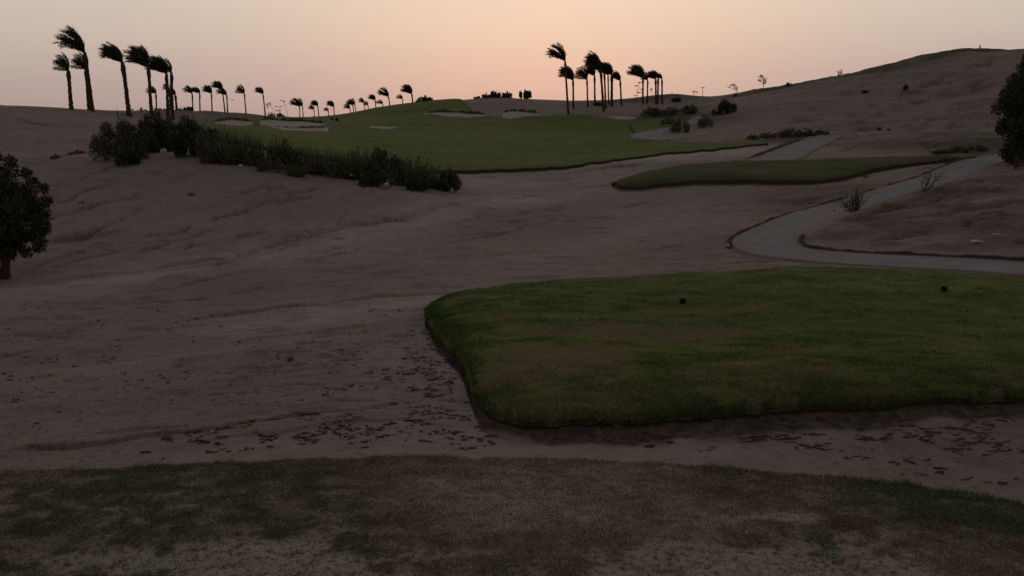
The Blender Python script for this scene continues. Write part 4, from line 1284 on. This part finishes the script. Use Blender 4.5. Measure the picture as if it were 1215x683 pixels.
# clipped columns on the sand hill
for px, hw, hh, lb in [(617.7, 1.6, 7.5, 'narrow post-like clipped shrub on top of the far sand hill'), (625.8, 5.0, 8.6, 'square clipped shrub with one spiky corner on the far sand hill')]:
    x, y, z = ground_by(px, 141)
    st, _ = stems_mesh(int(px), 4, 1.0, .1, .08); st.materials.append(BARK)
    rng = np.random.default_rng(int(px))
    w = metres(hw, y); h = metres(hh, y)
    bl = [(rng.uniform(-1, 1) * w * .7, rng.uniform(-1, 1) * w * .6, rng.uniform(.05, .88) * h, *(min(.28, w * .7),) * 3) for _ in range(60)]
    if hw > 3: bl += [(-w * .55, 0, h * .95, .18, .18, .3), (-w * .55, 0, h * 1.08, .1, .1, .2)]
    fo = foliage_mesh(int(px) + 1, bl, 420, .17, .12); fo.materials.append(DARKLEAF)
    shrub([('stem', st), ('foliage', fo)], (x, y, z - .1), (1, 1, 1), 0, lb, 'clipped shrubs on the far sand hill')

# shrubs by the far path, hill foot
P_GREY = [proto(450, 40, 1.0, 1.0, .22, 900, .13, .03, GREYLEAF, 8, up=.9), proto(456, 40, 1.0, 1.0, .22, 900, .13, .035, OLIVELEAF, 8, up=.7)]
MG = 'scrubby shrubs round the far bend of the path'
MID_ = [(775, 137.5, 14, 9, P_GREY[1], 'olive scrub left of the others above the far path bend'),
        (795, 136.5, 15, 9, P_GREY[0], 'greyish scrub in the middle of the row above the far path bend'),
        (818, 135.5, 13, 10, P_GREY[1], 'olive scrub at the right of the row above the far path bend'),
        (793, 148, 9, 9, P_GREY[0], 'pale grey scrub beside the left turn of the far path'),
        (806, 158, 12, 15, P_GREY[1], 'dark olive shrub standing inside the far path bend'),
        (836, 152, 8, 17, P_GREY[0], 'brownish shrub right of the far path, at the hill foot'),
        (848, 137, 6, 8, P_GREY[0], 'small brown shrub left of the big dark bush on the hill foot')]
for px, py, hw, hh, pr, lb in MID_:
    x, y, z = ground_at(px, py)
    shrub(pr, (x, y, z), (metres(hw, y), metres(hw, y) * .8, metres(hh, y)), random.uniform(0, 6), lb, MG)
x, y, z = ground_at(862, 135)
shrub(P_DARK[1], (x, y, z), (metres(11.5, y), metres(10, y), metres(16.5, y)), 1.0, 'big dark bush with twiggy top where the right hill begins', None)
x, y, z = ground_at(855.5, 136)
LG = 'low dark plants at the foot of the right hill'
LOW_ = [(893, 165, 9, 5, 1, 'leftmost tuft of the low plants behind the upper grass strip'), (912, 163.5, 11, 6.5, 0, 'second tuft from the left of the low plants behind the upper grass strip'),
        (935, 163, 13, 10, 1, 'tallest of the low plants in the row behind the upper grass strip'), (957, 162, 13, 9.5, 0, 'second tuft from the right of the low plants behind the upper grass strip'), (974, 160.5, 9, 6, 1, 'rightmost tuft of the low plants behind the upper grass strip'),
        (1118, 182, 14, 5, 1, 'low green plant above the top bend of the cart path, leftmost of three'), (1138, 180, 16, 6, 1, 'middle one of three low green plants above the top bend of the cart path'), (1160, 178, 14, 6, 1, 'rightmost of three low green plants, next to the bushy tree')]
for px, py, hw, hh, k, lb in LOW_:
    x, y, z = ground_at(px, py)
    shrub(P_GREY[1] if k else P_FAR[2], (x, y, z - .03), (metres(hw, y), metres(hw, y) * .7, metres(hh, y)), random.uniform(0, 6), lb, LG, 'plant', 'low_plant')
for px, y, hw, hh, lb in [(936, 112, 3.2, 7.5, 'small round bush on the skyline of the right hill'), (1074.5, 88, 2.6, 6, 'small dark bush alone on the upper face of the right hill'), (1027, 90, 3.5, 2.6, 'flat little bush on the face of the right hill'),
                          (873, 112, 2.2, 4.5, 'tiny bush under the flat windblown tree on the skyline'), (1043.5, 70, 2, 2.4, 'tiny bush low on the right hill, left of its twin'), (1055, 69, 2, 2, 'tiny bush low on the right hill, right of its twin')]:
    x, y, z = ground_by(px, y)
    shrub(P_FAR[0], (x, y, z - .08), (metres(hw, y), metres(hw, y), metres(hh, y)), random.uniform(0, 6), lb, 'bushes scattered over the right hill', 'bush', 'bush')

# thin saplings with sparse streaming crowns
def sapling(px, y, tops, trunk_to, label, group, thin=.035, leaf=GREYLEAF, ln=.16, dens=260, name='sapling', lean=0):
    x, y, z = ground_by(px, y)
    root = empty(name, (x, y, z)); tag(root, label, 'sapling' if name == 'sapling' else 'tree', group)
    s = y / FPX; rng = np.random.default_rng(int(px * 7))
    at = lambda p: (x_of(p[0], y, 0) - x, 0, EYE - slope_of(p[1]) * y - z)
    T = Vector(at(trunk_to)); mb = MB()
    mid = T * .5 + Vector((.06 * T.z, 0, 0))
    mb.tube([Vector((0, 0, -.1)), mid * .5, mid, mid * .4 + T * .6, T], [thin, thin * .9, thin * .75, thin * .6, thin * .4], 6)
    blobs = []
    for (cx, cy, rx, rz) in tops:
        c = Vector(at((cx, cy)))
        j = T * rng.uniform(.55, .95); mb.tube([j, (j + c) * .5 + Vector((0, 0, .05)), c], [thin * .5, thin * .38, thin * .2], 5)
        rx, rz = rx * s, rz * s
        for _ in range(7):
            blobs.append((c.x + rng.uniform(-.7, .7) * rx, rng.uniform(-.5, .5) * rx, c.z + rng.uniform(-.6, .6) * rz, rx * .42, rx * .42, max(rz * .42, .05)))
    link('trunk', mb.mesh('trunk'), [TWIG], root)
    link('crown', foliage_mesh(int(px) + 3, blobs, dens, ln, ln * .3, up=.1), [leaf], root)
SG = 'thin saplings on the skyline'
sapling(904.5, 116, [(899, 91, 4.5, 3), (902, 94, 4, 4), (897, 96, 3, 2), (904, 98, 2, 3)], (902.5, 97), 'sapling with a round see-through crown on the skyline of the right hill', SG, .06)
sapling(873.5, 116, [(866, 101.5, 4, 2), (870, 104.5, 3, 3), (862, 103.5, 2, 1)], (872, 106), 'flat topped windblown sapling where the right hill meets the knoll', SG, .05)
sapling(991.3, 108, [(989, 85.5, 2.2, 2.2), (992, 84, 2, 2), (993, 87.5, 1.6, 2), (990, 89, 1.5, 1.5)], (991.5, 89), 'little lollipop sapling with a thick stem on the slope of the right hill', SG, .10)
sapling(326, 142, [(320, 124, 3, 1.6), (318, 127, 1.5, 2.2), (322, 122.5, 2, 1)], (323, 123.5), 'thin bent sapling right of the slender far palm', SG, .035)
sapling(341, 144, [(336.5, 119.5, 3, 1), (339, 121, 1.5, 1)], (338.8, 121), 'thin sapling with a flat tuft, leaning left on the crest', SG, .035)
sapling(333.5, 144, [(330, 126.5, 2.6, .8), (335, 126.5, 1.5, 1.2), (331, 131.5, 4, 1.2)], (333, 126), 'short leafy sapling between two thin saplings on the crest', SG, .03)
sapling(752, 120, [(757, 98.5, 4, .8), (754, 102, 3.5, .7), (760, 106.5, 3, .7), (756, 110, 4.5, .8), (752.5, 113.5, 2.5, .6)], (757, 97), 'dry spindly sapling with sideways sprays left of the small palm clump', SG, .03)
sapling(773.5, 120, [(771, 106, 1.4, 3)], (770.5, 104), 'bare leaning sapling under the crowns of the small palm clump', SG, .03)
sapling(822, 130, [(820.5, 109, 2.4, 1.6), (824, 109.5, 2, 1.6)], (822, 111), 'tiny bushy sapling on the green knoll beside a thin pole', SG, .05)

# bare twiggy shrubs by the cart path
def twig_shrub(px, py, w, h, n, label, seed, leafy=0, lean=-.25):
    x, y, z = ground_at(px, py)
    root = empty('bare_shrub', (x, y, z)); tag(root, label, 'shrub', 'bare shrubs beside the cart path')
    rng = np.random.default_rng(seed); mb = MB(); W, H = metres(w, y), metres(h, y); C = []
    for _ in range(n):
        a = rng.uniform(0, 6.283); d = Vector((math.cos(a) * W / H * rng.uniform(.1, 1) + lean * rng.random(), math.sin(a) * .5 * W / H, 1)).normalized()
        q = Vector((rng.normal(0, .06), rng.normal(0, .06), -.03)); pts = [q]; L = H * rng.uniform(.5, 1.05)
        for k in range(6):
            d = (d + Vector(rng.normal(0, .15, 3))).normalized(); q = q + d * L / 6; pts.append(q)
        mb.tube(pts, [.020, .016, .013, .010, .008, .006, .004], 5, cap=False)
        for _ in range(5):
            i = rng.integers(2, 6); dd = (d + Vector(rng.normal(0, .6, 3))).normalized(); p2 = pts[i] + dd * L * .28
            mb.tube([pts[i], (pts[i] + p2) * .5 + Vector(rng.normal(0, .02, 3)), p2], [.008, .006, .003], 4, cap=False); C.append(tuple(p2)); C.append(tuple((pts[i] + p2) * .5))
    link('stem', mb.mesh('stem'), [TWIG], root)
    if leafy:
        C = np.repeat(np.array(C), leafy, 0); C = C + rng.normal(0, .06, C.shape)
        V, F = leaf_arrays(C, unit(rng.normal(size=C.shape)), np.full(len(C), .06), np.full(len(C), .018), rng)
        link('foliage', mesh_np('foliage', V, F, False), [GREYLEAF], root)
twig_shrub(1014, 253, 20, 34, 22, 'bare twiggy shrub leaning left over the cart path kerb', 500, 4)
twig_shrub(1096.5, 229, 5, 37, 7, 'thin upright bare shrub between the cart path and the red bank', 501, 3, -.02)
twig_shrub(1206, 200, 3, 17, 8, 'short dark stub of a shrub at the right edge by the path', 502, 6, 0)
RG = 'small dry tufts at the foot of the upper left slope'
for px, py, hw, hh, lb in [(66, 189, 5, 7, 'dry reddish tuft alone on the rut of the upper left slope'), (92, 183.5, 9, 6, 'wider dry tuft on the rut right of the lone reddish one'), (118, 179.5, 6, 5, 'dry tuft on the rut nearest the shrub belt'), (227, 232, 4, 4, 'tiny tuft on bare sand below the largest dark shrub'), (98, 243, 6, 5, 'low tuft on the sand up and right of the left tree')]:
    x, y, z = ground_at(px, py)
    shrub(P_GREY[0], (x, y, z - .02), (metres(hw, y), metres(hw, y), metres(hh, y)), random.uniform(0, 6), lb, RG, 'tuft', 'dry_tuft')

# ------------------------------------------------------------------ golf tee markers, stones, poles, bird
def rock_mesh(seed, sx, sy, sz, sub=2):
    import bmesh
    bm = bmesh.new(); bmesh.ops.create_icosphere(bm, subdivisions=sub, radius=1)
    rng = np.random.default_rng(seed)
    P = np.array([v.co[:] for v in bm.verts]); o = rng.uniform(0, 50, 3)
    q = fbm(P[:, 0] * 1.1 + o[0] + P[:, 2], P[:, 1] * 1.1 + o[1] - P[:, 2] * .7, seed, 3)
    for v, p, k in zip(bm.verts, P, q):
        f = 1 + .55 * k
        v.co = (p[0] * sx * f, p[1] * sy * f, max(p[2], -.35) * sz * f)
    me = bpy.data.meshes.new('rock'); bm.to_mesh(me); bm.free()
    for p in me.polygons: p.use_smooth = False
    return me

def tee_marker(px, py, label, tip, rz):
    x, y, z = ground_at(px, py, .27)
    z = float(base_z(np.array([x]), np.array([y]))[0] + tee_height(np.array([x]), np.array([y]), np.array([2.0]))[0]) - .03
    root = empty('tee_marker', (x, y, z), rz); tag(root, label, 'tee marker', 'tee markers on the grass tee')
    import bmesh
    bm = bmesh.new()
    bmesh.ops.create_cone(bm, segments=8, radius1=.052, radius2=.064, depth=.085, cap_ends=True)
    bmesh.ops.translate(bm, verts=bm.verts, vec=(0, 0, .068))
    top = [f for f in bm.faces if f.normal.z > .9]
    r = bmesh.ops.inset_region(bm, faces=top, thickness=.026, depth=.022)
    bmesh.ops.bevel(bm, geom=bm.edges[:], offset=.006, segments=2, affect='EDGES')
    me = bpy.data.meshes.new('body'); bm.to_mesh(me); bm.free()
    for p in me.polygons: p.use_smooth = True
    link('body', me, [BLACK], root)
    mb = MB(); mb.tube([(0, 0, -.08), (0, 0, -.02), (0, 0, .03)], [.003, .011, .012], 8); link('spike', mb.mesh('spike'), [GREYP], root)
    if tip:
        mb = MB(); mb.tube([(-.035, 0, .112), (-.02, 0, .122), (.0, 0, .126)], [.012, .015, .010], 8)
        c = link('cap', mb.mesh('cap'), [PALEP], root); c['label'] = 'small pale cap on top'
tee_marker(809.5, 361.5, 'plain dark tee marker near the brown patch of the grass tee', False, .3)
tee_marker(1119.5, 346.8, 'dark tee marker with a pale tip, near the right back edge of the grass tee', True, .1)

def stone(px, py, w, d, h, mat, label, group=None, lift=0.0, cat='stone', seed=None):
    x, y, z = ground_at(px, py)
    me = rock_mesh(seed or int(px), metres(w, y) / 2, metres(d, y) / 2, metres(h, y) / 2)
    o = link('stone', me, [mat]); o.location = (x, y, z + lift); tag(o, label, cat, group)
SGp = 'pale flat stones on the red bank'
stone(1159, 290, 15, 10, 4, STONE, 'longer pale flat stone lying on the red bank', SGp, .08)
stone(1181, 281.5, 11, 8, 3, STONE, 'shorter pale flat stone on the red bank, up and right of the long one', SGp, .08)
stone(863, 294, 6, 6, 6, STONE, 'pale rock at the left end of the path kerb', None, .06)
LGp = 'pale lumps of litter under the shrub belt'
for px, py, w, h, lb in [(203, 177, 8, 6, 'largest pale lump, lying between the two dark rounded shrubs'), (292, 192, 5, 3.4, 'pale lump under the feathery shrubs near the largest dark shrub'), (401, 199, 5, 4, 'pale lump under the ragged topped feathery shrub'), (420, 203, 5, 4, 'pale lump under the left side of the tallest feathery shrub'),
                          (434, 204, 6, 4, 'wide pale lump under the right side of the tallest feathery shrub'), (462, 214, 5, 4, 'pale lump low under the feathery shrubs of the right half'), (484, 206, 3, 5, 'upright pale lump among the last feathery shrubs')]:
    x, y, z = ground_at(px, py + 9)
    me = rock_mesh(int(px), metres(w, y) / 2, .12, metres(h, y) / 2); o = link('stone', me, [STONE]); o.location = (x, y - .75, z + metres(h, y) * .6 + .12); tag(o, lb, 'stone', LGp)
DK = 'dark stones scattered on the sand'
for px, py, w, lb in [(148, 444, 4, 'dark stone alone on the lower left sand'), (142, 416, 3, 'small dark stone on the left rut above the lone dark one'), (474, 369, 4, 'dark stone near the left corner of the grass tee'), (345, 427, 9, 'flat dark clod in the middle of the left sand'), (252, 513, 6, 'pale grey stone beside the big rut above the near grass'), (887, 248, 3, 'small dark stone between the wash and the cart path'),
                      (872, 191.5, 3.4, 'dark stone just above the grass strip'), (1026, 211, 6, 'flat dark stone below the right part of the grass strip'), (990, 251, 3, 'small dark stone beside the bare shrub'), (978, 179.5, 2.6, 'dark stone right of the upper path slab'), (999, 185, 2.6, 'dark stone behind the right part of the grass strip')]:
    stone(px, py, w, w, w * .7, STONE if 'pale' in lb else DEBRIS, lb, DK, .02)
BT = 'pale specks lying on the grass tee'
for px, py, lb in [(684, 384, 'pale speck lying on green turf above the brown patch of the grass tee'), (659, 440, 'pale speck at the near end of the brown patch of the grass tee'), (613, 364, 'pale speck near the left back corner of the grass tee'), (752, 500, 'pale lump on the dark earth below the front edge of the grass tee')]:
    x, y, z = ground_at(px, py, .24 if py < 490 else 0)
    if py < 490: z = float(base_z(np.array([x]), np.array([y]))[0] + tee_height(np.array([x]), np.array([y]), np.array([1.5]))[0]) + .022
    else: z += .02
    r_ = .016 if py < 490 else .035
    me = rock_mesh(int(px), r_, r_, r_, 2); o = link('pale_speck', me, [STONE]); o.location = (x, y, z); tag(o, lb, 'litter', BT)
for px, py, lb in [(399.8, 143.6, 'dark tee block on the green left of the fairway'), (394, 142.7, 'lower dark tee block beside the other on the green left of the fairway')]:
    x, y, z = ground_at(px, py, .2)
    z = float(base_z(np.array([x]), np.array([y]))[0]) + .2
    me = rock_mesh(int(px), .22, .2, .34 if px > 396 else .2, 2); o = link('tee_block', me, [BLACK]); o.location = (x, y, z + .1); tag(o, lb, 'tee block', 'dark blocks on the green')

def pole(px, y, top, r, label, arm=None):
    x, y, z = ground_by(px, y); h = EYE - slope_of(top) * y - z
    root = empty('pole', (x, y, z)); tag(root, label, 'pole', 'thin poles on the skyline')
    mb = MB(); mb.tube([(0, 0, -.2), (0, 0, h * .5), (0, 0, h)], [r, r * .9, r * .7], 8); link('post', mb.mesh('post'), [GREYP], root)
    if arm:
        w = metres(arm, y)
        mb = MB(); mb.tube([(-w, 0, h + .02), (-w * .3, 0, h + .10), (w * .3, 0, h + .10), (w, 0, h + .02)], [r * .7, r * 1.1, r * 1.1, r * .7], 8); link('lamp_arm', mb.mesh('lamp_arm'), [GREYP], root)
pole(833.5, 129, 104.8, .05, 'thin T shaped pole on the green knoll right of the palms', 2.4)
pole(797.2, 130, 109.2, .06, 'short plain post on top of the green knoll')
pole(1162.4, 104, 53.6, .09, 'thin stake on the very top of the right hill')

def bird():
    y = 90.0; z = EYE - slope_of(118.8) * y; x = x_of(276, y, z)
    mb = MB()
    mb.tube([(0, -.20, 0), (0, -.10, .0), (0, .05, .01), (0, .20, 0), (0, .30, -.01)], [.012, .045, .055, .03, .006], 8)
    b0 = len(mb.v)
    for s in (-1, 1):
        for k, (xx, yy, zz, ch) in enumerate([(.03, 0, .03, .16), (.13, -.02, .03, .16), (.24, .02, -.02, .11), (.33, .09, -.07, .02)]):
            pass
        pr = [(.03, -.08, .02), (.14, -.11, .03), (.25, -.06, -.01), (.34, .05, -.06), (.24, .06, -.01), (.13, .07, .03), (.03, .09, .02)]
        up = [Vector((s * a, b_, c + .008)) for a, b_, c in pr]; dn = [Vector((s * a, b_, c - .008)) for a, b_, c in pr]
        i0 = len(mb.v); mb.v += up + dn; m = len(pr)
        mb.f.append(tuple(i0 + k for k in range(m))); mb.f.append(tuple(i0 + m + k for k in reversed(range(m))))
        for k in range(m): mb.f.append((i0 + k, i0 + (k + 1) % m, i0 + m + (k + 1) % m, i0 + m + k))
    o = link('bird', mb.mesh('bird', False), [FEATHER]); o.location = (x, y, z); o.rotation_euler = (0, 0, .2)
    tag(o, 'small dark bird gliding low between the palms of the far row', 'bird')
bird()

# ------------------------------------------------------------------ dusk sky and light
SUN_AZ = math.radians(2.4)      # to the right of straight ahead (+y)
SUN_EL = math.radians(1.5)
w = bpy.data.worlds.new('World'); bpy.context.scene.world = w; w.use_nodes = True
nt = w.node_tree; bg = nt.nodes['Background']
sky = nt.nodes.new('ShaderNodeTexSky'); sky.sky_type = 'NISHITA'; sky.sun_disc = False
sky.sun_elevation = SUN_EL; sky.sun_rotation = SUN_AZ
sky.air_density = 1.0; sky.dust_density = 4.0; sky.ozone_density = 1.0; sky.altitude = 50
tc = nt.nodes.new('ShaderNodeTexCoord'); sp = nt.nodes.new('ShaderNodeSeparateXYZ')
nrm = nt.nodes.new('ShaderNodeVectorMath'); nrm.operation = 'NORMALIZE'
nt.links.new(tc.outputs['Generated'], nrm.inputs[0]); nt.links.new(nrm.outputs[0], sp.inputs[0])
el = math_n(nt, 'ARCSINE', sp.outputs['Z'])
# angle away from the afterglow, in azimuth
dx = math_n(nt, 'ARCTAN2', sp.outputs['X'], sp.outputs['Y'])
da = math_n(nt, 'ABSOLUTE', math_n(nt, 'SUBTRACT', dx, SUN_AZ))
def r1(fac, stops): return ramp(nt, fac, stops)
deg = math_n(nt, 'DIVIDE', el, math.radians(90), True)
daz = math_n(nt, 'DIVIDE', da, math.pi, True)
def lin(*c): return tuple(((v / 255 + .055) / 1.055) ** 2.4 if v > 10 else v / 255 / 12.92 for v in c)
D = lambda a: a / 90
# dust laden air: colour by height towards the afterglow and away from it
warm = r1(deg, [(0, lin(218, 175, 157)), (D(1.2), lin(223, 180, 161)), (D(3.2), lin(229, 189, 167)), (D(5.5), lin(238, 203, 177)), (D(8.5), lin(246, 214, 189)), (D(14), lin(218, 198, 180)), (D(24), lin(150, 143, 140)), (D(50), lin(114, 113, 115)), (D(90), lin(96, 97, 102))])
side = r1(deg, [(0, lin(166, 146, 138)), (D(1.2), lin(175, 157, 151)), (D(3.2), lin(187, 170, 161)), (D(5.5), lin(198, 183, 170)), (D(8.5), lin(210, 197, 181)), (D(14), lin(180, 170, 160)), (D(24), lin(132, 128, 127)), (D(50), lin(113, 113, 115)), (D(90), lin(96, 97, 102))])
back = r1(deg, [(0, lin(116, 104, 103)), (D(12), lin(118, 110, 110)), (D(40), lin(105, 106, 110)), (D(90), lin(96, 97, 102))])
f1 = ramp(nt, daz, [(0, (0, 0, 0)), (D(3), (.10,) * 3), (D(6), (.34,) * 3), (D(10), (.68,) * 3), (D(14), (.88,) * 3), (D(20), (1, 1, 1))])   # 180 degrees full scale
f2 = ramp(nt, daz, [(D(22), (0, 0, 0)), (D(50), (1, 1, 1))])
dust = mix(nt, f2, mix(nt, f1, warm, side), back)
mp = nt.nodes.new('ShaderNodeMapping'); mp.inputs['Scale'].default_value = (1.6, 1.6, 16)
nt.links.new(nrm.outputs[0], mp.inputs['Vector'])
nz = nt.nodes.new('ShaderNodeTexNoise'); nz.inputs['Scale'].default_value = 1.7; nz.inputs['Detail'].default_value = 5
nt.links.new(mp.outputs['Vector'], nz.inputs['Vector'])
dust = mix(nt, 1.0, dust, ramp(nt, nz.outputs['Fac'], [(.3, (.960, .968, .975)), (.7, (1.0, 1.0, 1.0))]), 'MULTIPLY')
sc = nt.nodes.new('ShaderNodeVectorMath'); sc.operation = 'SCALE'; sc.inputs['Scale'].default_value = .004
nt.links.new(sky.outputs[0], sc.inputs[0])
add = nt.nodes.new('ShaderNodeVectorMath'); add.operation = 'ADD'
nt.links.new(sc.outputs[0], add.inputs[0]); nt.links.new(dust, add.inputs[1])
nt.links.new(add.outputs[0], bg.inputs['Color']); bg.inputs['Strength'].default_value = 1.0

sun = bpy.data.lights.new('afterglow', 'SUN'); sun.energy = .10; sun.angle = math.radians(25); sun.color = (1, .72, .52)
so = bpy.data.objects.new('sun', sun); col.objects.link(so)
dirv = Vector((math.sin(SUN_AZ) * math.cos(math.radians(6)), math.cos(SUN_AZ) * math.cos(math.radians(6)), math.sin(math.radians(6))))
so.rotation_euler = dirv.to_track_quat('Z', 'Y').to_euler(); so.location = (0, 40, 30)

# ------------------------------------------------------------------ camera and output
cam = bpy.data.cameras.new('camera'); cam.sensor_width = 36; cam.lens = FPX / 1215 * 36; cam.clip_start = .05; cam.clip_end = 4000
co = bpy.data.objects.new('camera', cam); col.objects.link(co)
co.location = (0, 0, EYE); co.rotation_euler = (math.pi / 2 - PIT, 0, 0)
sc_ = bpy.context.scene; sc_.camera = co
sc_.view_settings.view_transform = 'Standard'; sc_.view_settings.look = 'None'; sc_.view_settings.exposure = 0; sc_.view_settings.gamma = 1
sc_.view_settings.use_curve_mapping = False
sc_.render.engine = 'CYCLES'
sc_.cycles.max_bounces = 4; sc_.cycles.diffuse_bounces = 3; sc_.cycles.transparent_max_bounces = 4
sc_.cycles.use_denoising = False
